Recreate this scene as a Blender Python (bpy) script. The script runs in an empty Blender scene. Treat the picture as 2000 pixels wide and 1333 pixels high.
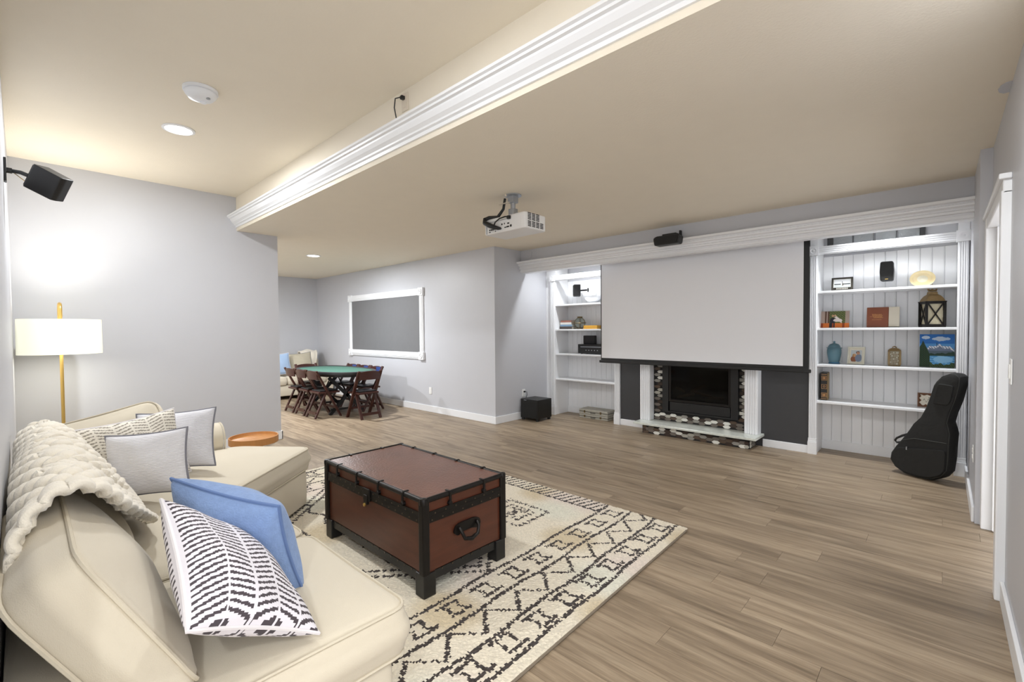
import bpy, bmesh, math, random
import numpy as np
from mathutils import Vector, Matrix, Euler
random.seed(7)
SC = bpy.context.scene
COL = SC.collection

# ------------------------------------------------------------------ camera
CAM_H = 1.35
yaw, pitch, roll, FPX = math.radians(43.124), math.radians(-1.426), math.radians(-0.462), 897.07
fw = Vector((-math.sin(yaw) * math.cos(pitch), math.cos(yaw) * math.cos(pitch), math.sin(pitch)))
rt = Vector((math.cos(yaw), math.sin(yaw), 0)); up = rt.cross(fw)
rt2 = rt * math.cos(roll) + up * math.sin(roll); up2 = rt2.cross(fw)
cam_data = bpy.data.cameras.new('camera')
cam = bpy.data.objects.new('camera', cam_data); COL.objects.link(cam)
cam_data.sensor_width = 36; cam_data.lens = FPX * 36 / 2000
cam_data.clip_start = 0.02; cam_data.clip_end = 60
Mc = Matrix((rt2, up2, -fw)).transposed().to_4x4(); Mc.translation = (0, 0, CAM_H)
cam.matrix_world = Mc
SC.camera = cam

# ------------------------------------------------------------------ light / exposure
SC.view_settings.view_transform = 'Standard'
SC.view_settings.look = 'None'
SC.view_settings.gamma = 1
SC.view_settings.use_curve_mapping = False
SC.view_settings.exposure = 0.12
W = bpy.data.worlds.new('world'); SC.world = W; W.use_nodes = True
W.node_tree.nodes['Background'].inputs[0].default_value = (0.95, 0.97, 1.0, 1)
W.node_tree.nodes['Background'].inputs[1].default_value = 2.5
CAN_W = 80.0          # recessed can, watts
LAMP_W = 8.0
WARM = (1.0, 0.96, 0.88); NEUT = (0.94, 0.97, 1.0)

# ------------------------------------------------------------------ helpers
def lin(c):
    c = c / 255.0
    return c / 12.92 if c <= 0.04045 else ((c + 0.055) / 1.055) ** 2.4
def rgb(r, g, b): return (lin(r), lin(g), lin(b), 1.0)

def mat(name, col, rough=0.5, metal=0.0, var=0.06, vscale=6.0, bump=0.0, bscale=120.0, spec=0.5,
        stretch=(1, 1, 1), sheen=0.0, emit=None, estr=0.0, coords='Object', wave=None):
    m = bpy.data.materials.new(name); m.use_nodes = True
    nt = m.node_tree; N = nt.nodes; L = nt.links; b = N['Principled BSDF']
    b.inputs['Roughness'].default_value = rough; b.inputs['Metallic'].default_value = metal
    b.inputs['Specular IOR Level'].default_value = spec
    if sheen: b.inputs['Sheen Weight'].default_value = sheen
    tc = N.new('ShaderNodeTexCoord'); mp = N.new('ShaderNodeMapping'); mp.inputs['Scale'].default_value = stretch
    L.new(tc.outputs[coords], mp.inputs[0])
    if var:
        nz = N.new('ShaderNodeTexNoise'); nz.inputs['Scale'].default_value = vscale; nz.inputs['Detail'].default_value = 5
        L.new(mp.outputs[0], nz.inputs['Vector'])
        mx = N.new('ShaderNodeMix'); mx.data_type = 'RGBA'
        mx.inputs[6].default_value = tuple(max(0, c * (1 - var)) for c in col[:3]) + (1,)
        mx.inputs[7].default_value = tuple(min(1, c * (1 + var)) for c in col[:3]) + (1,)
        L.new(nz.outputs[0], mx.inputs[0]); L.new(mx.outputs[2], b.inputs['Base Color'])
    else:
        b.inputs['Base Color'].default_value = col
    if bump:
        bp = N.new('ShaderNodeBump'); bp.inputs['Strength'].default_value = bump; bp.inputs['Distance'].default_value = 0.004
        if wave:
            wv = N.new('ShaderNodeTexWave'); wv.bands_direction = wave[0]; wv.inputs['Scale'].default_value = wave[1]
            wv.inputs['Distortion'].default_value = wave[2]; wv.inputs['Detail'].default_value = 2; wv.inputs['Detail Scale'].default_value = 3
            L.new(mp.outputs[0], wv.inputs['Vector']); L.new(wv.outputs[1], bp.inputs['Height'])
        else:
            n2 = N.new('ShaderNodeTexNoise'); n2.inputs['Scale'].default_value = bscale; n2.inputs['Detail'].default_value = 3
            L.new(mp.outputs[0], n2.inputs['Vector']); L.new(n2.outputs[0], bp.inputs['Height'])
        L.new(bp.outputs[0], b.inputs['Normal'])
    if emit:
        b.inputs['Emission Color'].default_value = emit; b.inputs['Emission Strength'].default_value = estr
    return m

def attr_mat(name, rough=0.9, bump=0.0, bscale=300, sheen=0.0):
    m = bpy.data.materials.new(name); m.use_nodes = True
    N = m.node_tree.nodes; L = m.node_tree.links; b = N['Principled BSDF']
    a = N.new('ShaderNodeAttribute'); a.attribute_name = 'print'
    L.new(a.outputs['Color'], b.inputs['Base Color']); b.inputs['Roughness'].default_value = rough
    b.inputs['Specular IOR Level'].default_value = 0.25
    if sheen: b.inputs['Sheen Weight'].default_value = sheen
    if bump:
        tc = N.new('ShaderNodeTexCoord'); n2 = N.new('ShaderNodeTexNoise'); n2.inputs['Scale'].default_value = bscale
        bp = N.new('ShaderNodeBump'); bp.inputs['Strength'].default_value = bump; bp.inputs['Distance'].default_value = 0.006
        L.new(tc.outputs['Object'], n2.inputs['Vector']); L.new(n2.outputs[0], bp.inputs['Height']); L.new(bp.outputs[0], b.inputs['Normal'])
    return m

M = {}
M['wall'] = mat('wall_paint', rgb(200, 201, 206), 0.42, var=0.015, bump=0.05, bscale=260)
M['ceil'] = mat('ceiling_paint', rgb(238, 229, 212), 0.85, var=0.02, bump=0.25, bscale=90)
M['white'] = mat('white_trim_paint', rgb(240, 241, 243), 0.35, var=0.01)
M['charcoal'] = mat('charcoal_paint', rgb(60, 60, 62), 0.5, var=0.03, bump=0.05, bscale=260)
M['panel'] = mat('slate_panel_paint', rgb(116, 116, 118), 0.55, var=0.05, vscale=9, bump=0.05)
M['bead'] = mat('beadboard_paint', rgb(242, 243, 245), 0.45, var=0.015)
M['screen'] = mat('projection_fabric', rgb(238, 239, 243), 0.8, var=0.01)
M['black'] = mat('black_plastic', rgb(24, 24, 25), 0.45, var=0.1)
M['blackcloth'] = mat('black_nylon', rgb(27, 27, 26), 0.75, var=0.25, vscale=14, bump=0.5, bscale=30)
M['blackseam'] = mat('dark_piping', rgb(52, 53, 50), 0.7, var=0.1)
M['blackwood'] = mat('black_veneer', rgb(22, 22, 22), 0.4, var=0.15)
M['iron'] = mat('black_iron', rgb(34, 31, 29), 0.38, metal=0.6, var=0.15, vscale=25)
M['sofa'] = mat('cream_slipcover', rgb(209, 199, 179), 0.9, var=0.03, vscale=4, bump=0.22, bscale=420, sheen=0.2)
M['sofaw'] = mat('cream_slipcover_piping', rgb(204, 194, 174), 0.9, var=0.03, bump=0.2, bscale=400)
M['throw'] = mat('chunky_knit_yarn', rgb(240, 232, 216), 0.95, var=0.04, vscale=30, bump=0.5, bscale=180, sheen=0.4)
M['brass'] = mat('brushed_brass', rgb(222, 186, 108), 0.32, metal=0.9, var=0.04)
M['steel'] = mat('zinc_steel', rgb(176, 180, 186), 0.35, metal=0.7, var=0.05)
M['proj'] = mat('projector_shell', rgb(232, 231, 229), 0.4, var=0.01)
M['grill'] = mat('vent_shadow', rgb(35, 33, 32), 0.6, var=0)
M['woodtable'] = mat('honey_wood', rgb(190, 132, 74), 0.45, var=0.18, vscale=5, stretch=(1, 8, 1))
M['mahog'] = mat('dark_mahogany', rgb(66, 33, 26), 0.35, var=0.3, vscale=6, stretch=(1, 1, 6))
M['vinyl'] = mat('black_seat_vinyl', rgb(22, 20, 21), 0.4, var=0.1)
M['felt'] = mat('green_felt', rgb(68, 108, 95), 0.95, var=0.05, vscale=12, bump=0.2, bscale=500)
M['bluereflect'] = mat('blue_reflection', rgb(58, 78, 140), 0.3, var=0.2, vscale=20)
M['lamp_shade'] = mat('linen_shade', rgb(245, 244, 228), 0.85, var=0.02, emit=rgb(247, 246, 226), estr=0.42)
M['lens'] = mat('lit_lens', rgb(255, 255, 255), 0.5, var=0, emit=(1, 0.98, 0.94, 1), estr=9)
M['detector'] = mat('detector_plastic', rgb(236, 238, 242), 0.4, var=0.01)
M['plate'] = mat('outlet_plastic', rgb(240, 240, 238), 0.35, var=0.01)
M['plate_cream'] = mat('painted_outlet', rgb(226, 215, 198), 0.5, var=0.01)
M['granite'] = mat('pale_granite', rgb(214, 218, 210), 0.18, var=0.22, vscale=28)
M['firebox'] = mat('firebox_black', rgb(17, 17, 18), 0.45, var=0.1)
M['log'] = mat('ceramic_log', rgb(84, 66, 52), 0.9, var=0.5, vscale=14, bump=0.6, bscale=40)
M['brick'] = mat('firebrick_black', rgb(36, 34, 33), 0.9, var=0.25, bump=0.4, bscale=30)

def glass_mat(name, col, rough, trans=1.0, ior=1.45, bump=0.0, bscale=30):
    m = mat(name, col, rough, var=0.0, bump=bump, bscale=bscale)
    b = m.node_tree.nodes['Principled BSDF']
    b.inputs['Transmission Weight'].default_value = trans; b.inputs['IOR'].default_value = ior
    return m
M['fireglass'] = glass_mat('fire_glass', (0.25, 0.25, 0.25, 1), 0.03, 1.0, 1.2)
M['blockglass'] = glass_mat('block_glass', rgb(225, 230, 234), 0.12, 0.55, 1.45, 1.0, 34)

class B:
    """collects shapes in local coordinates and builds ONE mesh object"""
    def __init__(s): s.v = []; s.f = []
    def add(s, v, f, m=None):
        o = len(s.v)
        if m is not None: v = [m @ Vector(p) for p in v]
        s.v += [tuple(p) for p in v]; s.f += [tuple(i + o for i in q) for q in f]
        return s
    def box(s, x0, x1, y0, y1, z0, z1, m=None):
        v = [(x0, y0, z0), (x1, y0, z0), (x1, y1, z0), (x0, y1, z0), (x0, y0, z1), (x1, y0, z1), (x1, y1, z1), (x0, y1, z1)]
        return s.add(v, [(0, 3, 2, 1), (4, 5, 6, 7), (0, 1, 5, 4), (1, 2, 6, 5), (2, 3, 7, 6), (3, 0, 4, 7)], m)
    def bar(s, a, b, w, t, upv=(0, 0, 1)):
        a = Vector(a); b = Vector(b); d = (b - a); l = d.length; d.normalize()
        u = Vector(upv); x = d.cross(u)
        if x.length < 1e-5: x = d.cross(Vector((1, 0, 0)))
        x.normalize(); y = x.cross(d).normalized()
        m = Matrix((x, y, d)).transposed().to_4x4(); m.translation = a
        return s.box(-w / 2, w / 2, -t / 2, t / 2, 0, l, m)
    def tube(s, pts, r, n=8, closed=False, cap=True):
        pts = [Vector(p) for p in pts]; k = len(pts); rings = []
        rr = r if hasattr(r, '__len__') else [r] * k
        prev = None; base = len(s.v); vs = []
        for i, p in enumerate(pts):
            if closed: d = pts[(i + 1) % k] - pts[i - 1]
            else: d = pts[min(i + 1, k - 1)] - pts[max(i - 1, 0)]
            d.normalize()
            if prev is None:
                x = d.cross(Vector((0, 0, 1)))
                if x.length < 1e-3: x = d.cross(Vector((1, 0, 0)))
            else:
                x = prev - d * prev.dot(d)
                if x.length < 1e-6: x = d.cross(Vector((0, 0, 1)))
            x.normalize(); prev = x; y = d.cross(x)
            for j in range(n):
                a = 2 * math.pi * j / n
                vs.append(p + (x * math.cos(a) + y * math.sin(a)) * rr[i])
        fs = []
        for i in range(k if closed else k - 1):
            i2 = (i + 1) % k
            for j in range(n): fs.append((i * n + j, i * n + (j + 1) % n, i2 * n + (j + 1) % n, i2 * n + j))
        if cap and not closed:
            fs.append(tuple(range(n - 1, -1, -1))); fs.append(tuple((k - 1) * n + j for j in range(n)))
        return s.add(vs, fs)
    def lathe(s, prof, c=(0, 0, 0), n=28, axis='z', m=None):
        vs = []; fs = []
        for r, z in prof:
            for j in range(n):
                a = 2 * math.pi * j / n
                if axis == 'z': vs.append((c[0] + r * math.cos(a), c[1] + r * math.sin(a), c[2] + z))
                elif axis == 'y': vs.append((c[0] + r * math.cos(a), c[1] + z, c[2] + r * math.sin(a)))
                else: vs.append((c[0] + z, c[1] + r * math.cos(a), c[2] + r * math.sin(a)))
        k = len(prof)
        for i in range(k - 1):
            for j in range(n): fs.append((i * n + j, i * n + (j + 1) % n, (i + 1) * n + (j + 1) % n, (i + 1) * n + j))
        if prof[0][0] > 1e-6: fs.append(tuple(range(n - 1, -1, -1)))
        if prof[-1][0] > 1e-6: fs.append(tuple((k - 1) * n + j for j in range(n)))
        return s.add(vs, fs, m)
    def prism(s, poly, a0, a1, axis='z', m=None):
        """poly of 2D points extruded along axis"""
        n = len(poly); vs = []
        for h in (a0, a1):
            for p, q in poly:
                vs.append({'z': (p, q, h), 'y': (p, h, q), 'x': (h, p, q)}[axis])
        fs = [tuple(range(n - 1, -1, -1)), tuple(range(n, 2 * n))] + [(i, (i + 1) % n, n + (i + 1) % n, n + i) for i in range(n)]
        return s.add(vs, fs, m)
    def build(s, name, m, parent=None, smooth=False, bevel=0.0, seg=2, loc=None, fix=True):
        me = bpy.data.meshes.new(name); me.from_pydata(s.v, [], s.f); me.update()
        if fix:
            bm = bmesh.new(); bm.from_mesh(me); bmesh.ops.recalc_face_normals(bm, faces=bm.faces); bm.to_mesh(me); bm.free()
        if m is not None: me.materials.append(m)
        o = bpy.data.objects.new(name, me); COL.objects.link(o)
        if smooth:
            for p in me.polygons: p.use_smooth = True
        if bevel:
            md = o.modifiers.new('bevel', 'BEVEL'); md.width = bevel; md.segments = seg; md.limit_method = 'ANGLE'; md.angle_limit = math.radians(40)
        if smooth and not bevel: 
            try: me.set_sharp_from_angle(angle=math.radians(50))
            except Exception: pass
        if parent: o.parent = parent
        if loc: o.location = loc
        return o

def tag(o, label, cat, group=None):
    o['label'] = label; o['category'] = cat
    if group: o['group'] = group
    return o
def thing(name, label, cat, loc=(0, 0, 0), rz=0.0, group=None):
    o = bpy.data.objects.new(name, None); COL.objects.link(o); o.empty_display_size = 0.1
    o.location = loc; o.rotation_euler = (0, 0, rz)
    return tag(o, label, cat, group)
def struct(o, label=None):
    o['kind'] = 'structure'
    if label: o['label'] = label
    return o
def copy_tree(o, parent=None):
    c = o.copy(); COL.objects.link(c); c.parent = parent
    for ch in list(o.children): copy_tree(ch, c)
    return c
def round_poly(pts, r, seg=5):
    out = []; n = len(pts)
    rs = r if hasattr(r, '__len__') else [r] * n
    for i in range(n):
        p = Vector(pts[i]); a = Vector(pts[i - 1]) - p; b = Vector(pts[(i + 1) % n]) - p
        rr = min(rs[i], a.length * .45, b.length * .45); p0 = p + a.normalized() * rr; p1 = p + b.normalized() * rr
        for k in range(seg + 1):
            t = k / seg; out.append(tuple((1 - t) ** 2 * p0 + 2 * t * (1 - t) * p + t * t * p1))
    return out
def resample(poly, step):
    out = []; n = len(poly)
    for i in range(n):
        a = Vector(poly[i]); b = Vector(poly[(i + 1) % n]); k = max(1, int((b - a).length / step))
        for j in range(k): out.append(tuple(a.lerp(b, j / k)))
    return out
def wob(x, y, z, s=1.0):
    return (math.sin(x * 7.1 + z * 3.3 + s) * math.cos(y * 6.3 + s * 2) + .5 * math.sin(x * 15 + y * 13 + s * 3)) / 1.5
def padded(poly, z0, z1, r=0.04, crown=0.04, side=0.012, step=0.035, seed=1.0, bottom_crown=0.0, wr=0.004):
    """soft upholstered block on a convex footprint: returns verts, faces, top welt ring, bottom welt ring"""
    P = resample(poly, step); n = len(P)
    c = Vector((sum(p[0] for p in P) / n, sum(p[1] for p in P) / n))
    prof = []   # (inset, z, bulge)
    h = z1 - z0
    def off(ins, z, bul=0.0):
        ring = []
        for p in P:
            d = Vector(p) - c; l = d.length
            q = c + d * max(0.0, (l - ins + bul) / l)
            ring.append((q.x, q.y, z))
        return ring
    rings = []
    for k in range(4):
        a = k / 4 * math.pi / 2; rings.append(off(r * (1 - math.sin(a)), z0 + r * (1 - math.cos(a))))
    for k in range(6):
        t = k / 5; rings.append(off(0, z0 + r + (h - 2 * r) * t, side * math.sin(math.pi * t)))
    for k in range(1, 5):
        a = k / 4 * math.pi / 2; rings.append(off(r * (1 - math.cos(a)), z1 - r * (1 - math.sin(a))))
    vs = []; fs = []
    for R in rings: vs += R
    last = rings[-1]
    nr = 9
    for k in range(1, nr):
        t = k / nr; cr = crown * (1 - (1 - t) ** 2.2)
        for p in last:
            q = c.lerp(Vector(p[:2]), 1 - t); vs.append((q.x, q.y, z1 + cr + wr * wob(q.x, q.y, 0, seed) * min(1, t * 3)))
    vs.append((c.x, c.y, z1 + crown))
    tot = len(rings) + nr - 1
    for i in range(tot - 1):
        for j in range(n): fs.append((i * n + j, i * n + (j + 1) % n, (i + 1) * n + (j + 1) % n, (i + 1) * n + j))
    top = len(vs) - 1; o = (tot - 1) * n
    for j in range(n): fs.append((o + j, o + (j + 1) % n, top))
    fs.append(tuple(range(n - 1, -1, -1)))
    wt = [(p[0], p[1], p[2] - r * .25) for p in off(r * .22, z1)]
    wb = [(p[0], p[1], p[2] + r * .25) for p in off(r * .22, z0)]
    return vs, fs, wt, wb
def grid_print(nu, nv, pos, colf, closed=False):
    """mesh grid with a flat colour per face"""
    vs = [pos(i / nu, j / nv) for j in range(nv + 1) for i in range(nu + 1)]
    fs = [(j * (nu + 1) + i, j * (nu + 1) + i + 1, (j + 1) * (nu + 1) + i + 1, (j + 1) * (nu + 1) + i) for j in range(nv) for i in range(nu)]
    cols = [colf((i + .5) / nu, (j + .5) / nv) for j in range(nv) for i in range(nu)]
    return vs, fs, cols
def build_print(name, vs, fs, cols, m, parent=None, smooth=False, loc=None, rot=None):
    me = bpy.data.meshes.new(name); me.from_pydata(vs, [], fs); me.update()
    at = me.color_attributes.new('print', 'FLOAT_COLOR', 'CORNER')
    arr = np.array([c for c in cols], dtype=np.float32)
    cnt = np.array([len(f) for f in fs]); arr = np.repeat(arr, cnt, axis=0)
    if arr.shape[1] == 3: arr = np.hstack([arr, np.ones((len(arr), 1), np.float32)])
    at.data.foreach_set('color', arr.ravel())
    me.materials.append(m)
    if smooth: me.polygons.foreach_set('use_smooth', [True] * len(me.polygons))
    o = bpy.data.objects.new(name, me); COL.objects.link(o)
    if parent: o.parent = parent
    if loc: o.location = loc
    if rot: o.rotation_euler = rot
    return o
def picture(name, w, h, nx, ny, colf, parent, loc, rot=(0, 0, 0)):
    vs, fs, cols = grid_print(nx, ny, lambda u, v: ((u - .5) * w, 0, v * h), colf)
    return build_print(name, vs, fs, cols, M['print'], parent, loc=loc, rot=rot)
M['print'] = attr_mat('printed_surface', 0.5)
def area_light(name, loc, power, size, color, rot=(0, 0, 0), spread=None, parent=None):
    d = bpy.data.lights.new(name, 'AREA'); d.shape = 'DISK'; d.size = size; d.energy = power; d.color = color
    if spread: d.spread = spread
    o = bpy.data.objects.new(name, d); COL.objects.link(o); o.location = loc; o.rotation_euler = rot
    if parent: o.parent = parent
    return o

# ------------------------------------------------------------------ floor
def plank_material():
    m = bpy.data.materials.new('vinyl_plank_oak'); m.use_nodes = True
    N = m.node_tree.nodes; L = m.node_tree.links; b = N['Principled BSDF']
    tc = N.new('ShaderNodeTexCoord'); oi = N.new('ShaderNodeObjectInfo')
    sc = N.new('ShaderNodeVectorMath'); sc.operation = 'SCALE'; sc.inputs[0].default_value = (37.0, 91.0, 13.0)
    L.new(oi.outputs['Random'], sc.inputs['Scale'])
    ad = N.new('ShaderNodeVectorMath'); ad.operation = 'ADD'; L.new(tc.outputs['Object'], ad.inputs[0]); L.new(sc.outputs[0], ad.inputs[1])
    mp = N.new('ShaderNodeMapping'); mp.inputs['Scale'].default_value = (0.9, 11.0, 1.0); L.new(ad.outputs[0], mp.inputs[0])
    n1 = N.new('ShaderNodeTexNoise'); n1.inputs['Scale'].default_value = 1.6; n1.inputs['Detail'].default_value = 6; n1.inputs['Roughness'].default_value = .62; n1.inputs['Distortion'].default_value = .6
    L.new(mp.outputs[0], n1.inputs['Vector'])
    r1 = N.new('ShaderNodeValToRGB'); e = r1.color_ramp.elements
    e[0].position = .30; e[0].color = rgb(117, 101, 82); e[1].position = .70; e[1].color = rgb(173, 155, 131)
    x = e.new(.5); x.color = rgb(151, 133, 111)
    L.new(n1.outputs[0], r1.inputs[0])
    mp2 = N.new('ShaderNodeMapping'); mp2.inputs['Scale'].default_value = (6, 130.0, 1.0); L.new(ad.outputs[0], mp2.inputs[0])
    n2 = N.new('ShaderNodeTexNoise'); n2.inputs['Scale'].default_value = 1.0; n2.inputs['Detail'].default_value = 4; L.new(mp2.outputs[0], n2.inputs['Vector'])
    mx = N.new('ShaderNodeMix'); mx.data_type = 'RGBA'; mx.blend_type = 'OVERLAY'; mx.inputs[0].default_value = .45
    L.new(r1.outputs[0], mx.inputs[6]); L.new(n2.outputs['Color'], mx.inputs[7])
    bw = N.new('ShaderNodeRGBToBW'); L.new(n2.outputs['Color'], bw.inputs[0]); L.new(bw.outputs[0], mx.inputs[7])
    hs = N.new('ShaderNodeHueSaturation'); L.new(mx.outputs[2], hs.inputs['Color'])
    mr = N.new('ShaderNodeMapRange'); mr.inputs['To Min'].default_value = .90; mr.inputs['To Max'].default_value = 1.10
    L.new(oi.outputs['Random'], mr.inputs[0]); L.new(mr.outputs[0], hs.inputs['Value'])
    L.new(hs.outputs[0], b.inputs['Base Color']); b.inputs['Roughness'].default_value = .42; b.inputs['Specular IOR Level'].default_value = .4
    bp = N.new('ShaderNodeBump'); bp.inputs['Strength'].default_value = .12; bp.inputs['Distance'].default_value = .002
    L.new(n2.outputs[0], bp.inputs['Height']); L.new(bp.outputs[0], b.inputs['Normal'])
    return m
M['plank'] = plank_material()
floor = struct(B().box(-10.5, 1.6, -2.6, 6.2, -0.12, -0.009).build('floor', M['plank']), 'taupe oak-look plank floor')
PW, PL = 0.16, 1.42
def plank_mesh(l):
    o = B().box(0.0006, l - 0.0006, 0.0006, PW - 0.0006, -0.009, 0.0).build('plank', M['plank'], bevel=0.0)
    me = o.data; bpy.data.objects.remove(o); return me
PM = {}
row = 0; y = -0.10
rng = random.Random(3)
while y < 6.12:
    x = -10.45 + rng.choice([0.0, .35, .7, 1.05]) - .35 * (row % 4) * .5
    xs = []
    first = True
    while x < 0.35:
        l = PL
        x0 = max(x, -10.45); x1 = min(x + l, 0.42)
        if y < 1.9 and x0 < -6.1: x0 = max(x0, -6.1)        # nothing of the floor behind the end wall shows
        if y < 0.0 and x0 < -1.3: x0 = max(x0, -1.3)
        if x1 - x0 > 0.05:
            key = round(x1 - x0, 2)
            if key not in PM: PM[key] = plank_mesh(key)
            o = bpy.data.objects.new('plank', PM[key]); COL.objects.link(o); o.location = (x0, y, 0); o.parent = floor
        x += l
    y += PW; row += 1

# ------------------------------------------------------------------ shell
ZL, ZU = 2.53, 2.92
XE = -6.04; YB = 1.75
b = B()
b.box(-10.5, 0.5, YB + .1, 6.2, ZL, ZL + .08)
b.box(-10.5, XE - .12, YB, YB + .1, ZL, ZL + .08)
b.box(-10.5, XE - .12, -.2, YB, ZL, ZL + .08)
b.box(XE - .12, 1.6, YB, YB + .1, ZL, ZU)
b.box(XE - .12, 1.6, -2.6, YB + .1, ZU, ZU + .08)
struct(b.build('ceiling', M['ceil']), 'cream ceiling with dropped section')
struct(B().box(XE, -1.05, -.17, -.05, 0, ZU).build('wall_left', M['wall']))
struct(B().box(XE - .12, XE, -.17, 2.2, 0, ZL).box(XE - .12, XE, -.17, YB, ZL, ZU).build('wall_end', M['wall']))
struct(B().box(-10.5, -4.64, 4.6, 4.74, 0, ZL).box(-4.78, -4.64, 4.74, 6.2, 0, ZL).build('wall_panel', M['wall']))
struct(B().box(-10.5, -10.36, -.17, 4.6, 0, ZL).box(-10.36, XE - .12, -.17, -.05, 0, ZL).build('wall_far', M['wall']))
struct(B().box(-4.64, .30, 6.1, 6.2, 0, ZL).build('wall_fireplace', M['wall']))
struct(B().box(-3.29, -1.04, 5.74, 6.1, 0, ZL).build('wall_chimney', M['charcoal']), 'charcoal accent wall behind the screen')
XR, XN = 0.175, 0.235
b = B().box(XR, .38, 4.42, 6.2, 0, ZL)
b.box(XN, .38, 1.0, 3.32, 0, ZL).box(XN, .38, 3.32, 4.42, 2.0, ZL)
wr_ = struct(b.build('wall_right', M['wall']))
# paint left on the ceiling edge
B().lathe([(0.0, 0), (.05, .0), (.05, .003), (0, .003)], n=10, m=Matrix.Diagonal((.7, 1.5, 1, 1))).build('paint_smear', M['wall'], wr_, loc=(.225, 3.36, ZL - .0035))

def profile_run(name, prof, x0, x1, m, parent=None):
    """profile of (y, z) extruded along x"""
    return B().prism(prof, x0, x1, 'x').build(name, m, parent)
# crown on the beam (projects towards -y)
cr = [(0, 2.565), (-.012, 2.565), (-.014, 2.585), (-.028, 2.592), (-.030, 2.603), (-.05, 2.62), (-.064, 2.645), (-.066, 2.655), (-.082, 2.66), (-.084, 2.672), (-.098, 2.678), (-.098, 2.694), (0, 2.694)]
struct(profile_run('trim_1', [(YB + p, z) for p, z in cr], XE - .0, 0.7, M['white']), 'white stepped crown moulding on the ceiling beam')
# valance board over the screen with crown
val = struct(B().box(-4.64, XR, 5.16, 5.25, 2.215, ZL).build('trim_2', M['wall']), 'grey valance board above the screen')
cr2 = [(0, 2.205), (-.016, 2.205), (-.016, 2.232), (-.006, 2.236), (-.006, 2.246), (-.034, 2.25), (-.036, 2.268), (-.024, 2.276), (-.03, 2.29), (-.058, 2.300), (-.060, 2.314), (-.050, 2.320), (-.055, 2.328), (-.095, 2.334), (-.095, 2.356), (0, 2.358)]
profile_run('crown_moulding', [(5.16 + p, z) for p, z in cr2], -4.66, XR, M['white'], val)
B().box(-4.64, XR, 5.165, 5.27, 2.195, 2.2145).build('bottom_lip', M['white'], val)
B().box(-4.50, -4.42, 5.154, 5.1595, 2.40, 2.49).build('blank_cover', M['wall'], val)
# baseboards
def bb(name, pts, h=.105, t=.016):
    b = B()
    for (x0, y0, x1, y1) in pts: b.box(min(x0, x1), max(x0, x1), min(y0, y1), max(y0, y1), 0, h)
    return struct(b.build(name, M['white'], bevel=.004))
bb('baseboard_panel', [(-10.36, 4.584, -4.624, 4.6), (-4.64, 4.6, -4.624, 5.72)])
bb('baseboard_far', [(-10.36, -.05, -10.344, 4.6)])
bb('baseboard_end', [(XE, -.05, XE + .016, 2.216), (XE - .12, 2.2, XE + .016, 2.216)])
bb('baseboard_left', [(XE, -.05, -1.05, -.034)])
bb('baseboard_chimney', [(-3.29, 5.724, -2.93, 5.74), (-1.475, 5.724, -1.04, 5.74)], h=.085)
bb('baseboard_right', [(XR - .016, 4.44, XR, 5.72), (XN - .016, 1.0, XN, 3.23)])
# door: casing and the slab standing open into the side room
d1 = struct(B().box(XN + .015, XN + .85, 4.285, 4.32, .012, 1.985).build('door_1', M['white'], bevel=.003), 'white door standing open beside the bookcase')
B().box(XN - .035, XN + .02, 4.325, 4.42, 0, 2.075).build('casing', M['white'], d1, bevel=.006)
B().box(XN - .035, XN + .02, 3.235, 3.325, 0, 2.0).build('casing', M['white'], d1, bevel=.006)
B().box(XN - .03, XN + .02, 3.235, 4.42, 1.985, 2.075).box(XN - .045, XN - .0, 3.215, 4.43, 2.05, 2.078).build('casing_head', M['white'], d1, bevel=.005)
B().box(XN + .02, .38, 4.32, 4.42, 0, 2.0).box(XN + .02, .38, 3.32, 3.325, 0, 2.0).build('jamb', M['white'], d1)
B().box(XN + .07, XN + .09, 4.279, 4.286, .98, 1.05).build('latch_plate', M['steel'], d1)
struct(B().box(.38, 1.6, 4.42, 4.5, 0, ZL).build('wall_side', M['wall']))

def outlet(name, label, loc, normal, plug=None, m='plate'):
    """duplex plate lying on a wall; built facing -y then turned"""
    t = thing(name, label, 'outlet', loc, {'-y': 0, '+x': math.pi / 2, '-x': -math.pi / 2}[normal])
    B().box(-.036, .036, -.006, 0, -.058, .058).build('cover_plate', M[m], t, bevel=.003)
    for z in (-.022, .022):
        B().box(-.016, .016, -.009, -.005, z - .014, z + .014).build('socket', M[m], t, bevel=.003)
    if plug:
        B().box(-.012, .012, -.035, -.009, .010, .034).build('plug', M['black'], t, bevel=.004)
        B().tube(plug, .004, 6).build('power_cord', M['black'], t, smooth=True)
    return t
outlet('wall_outlet', 'white outlet low on grey wall right of the card table', (-6.16, 4.599, .352), '-y')
outlet('wall_outlet', 'white outlet with black plug above the subwoofer', (-4.639, 5.20, .385), '+x',
       [(0, -.033, .022), (.02, -.05, .02), (.03, -.045, -.03), (.02, -.02, -.10), (.01, -.012, -.2)])
outlet('wall_outlet', 'cream outlet with black cord high on the ceiling beam', (-2.575, YB - .001, 2.84), '-y',
       [(0, -.033, .022), (-.04, -.05, .02), (-.06, -.045, -.03), (-.06, -.03, -.10), (-.06, -.025, -.15)], 'plate_cream')
outlet('wall_outlet', 'white outlet low on side wall behind the guitar bag', (XR - .001, 4.62, .44), '-x')
t = thing('light_switch', 'white rocker switch beside the open door', 'switch', (XN - .001, 3.08, 1.14), -math.pi / 2)
B().box(-.036, .036, -.006, 0, -.058, .058).build('cover_plate', M['plate'], t, bevel=.003)
B().box(-.016, .016, -.011, -.005, -.033, .033).build('rocker', M['plate'], t, bevel=.003)

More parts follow.
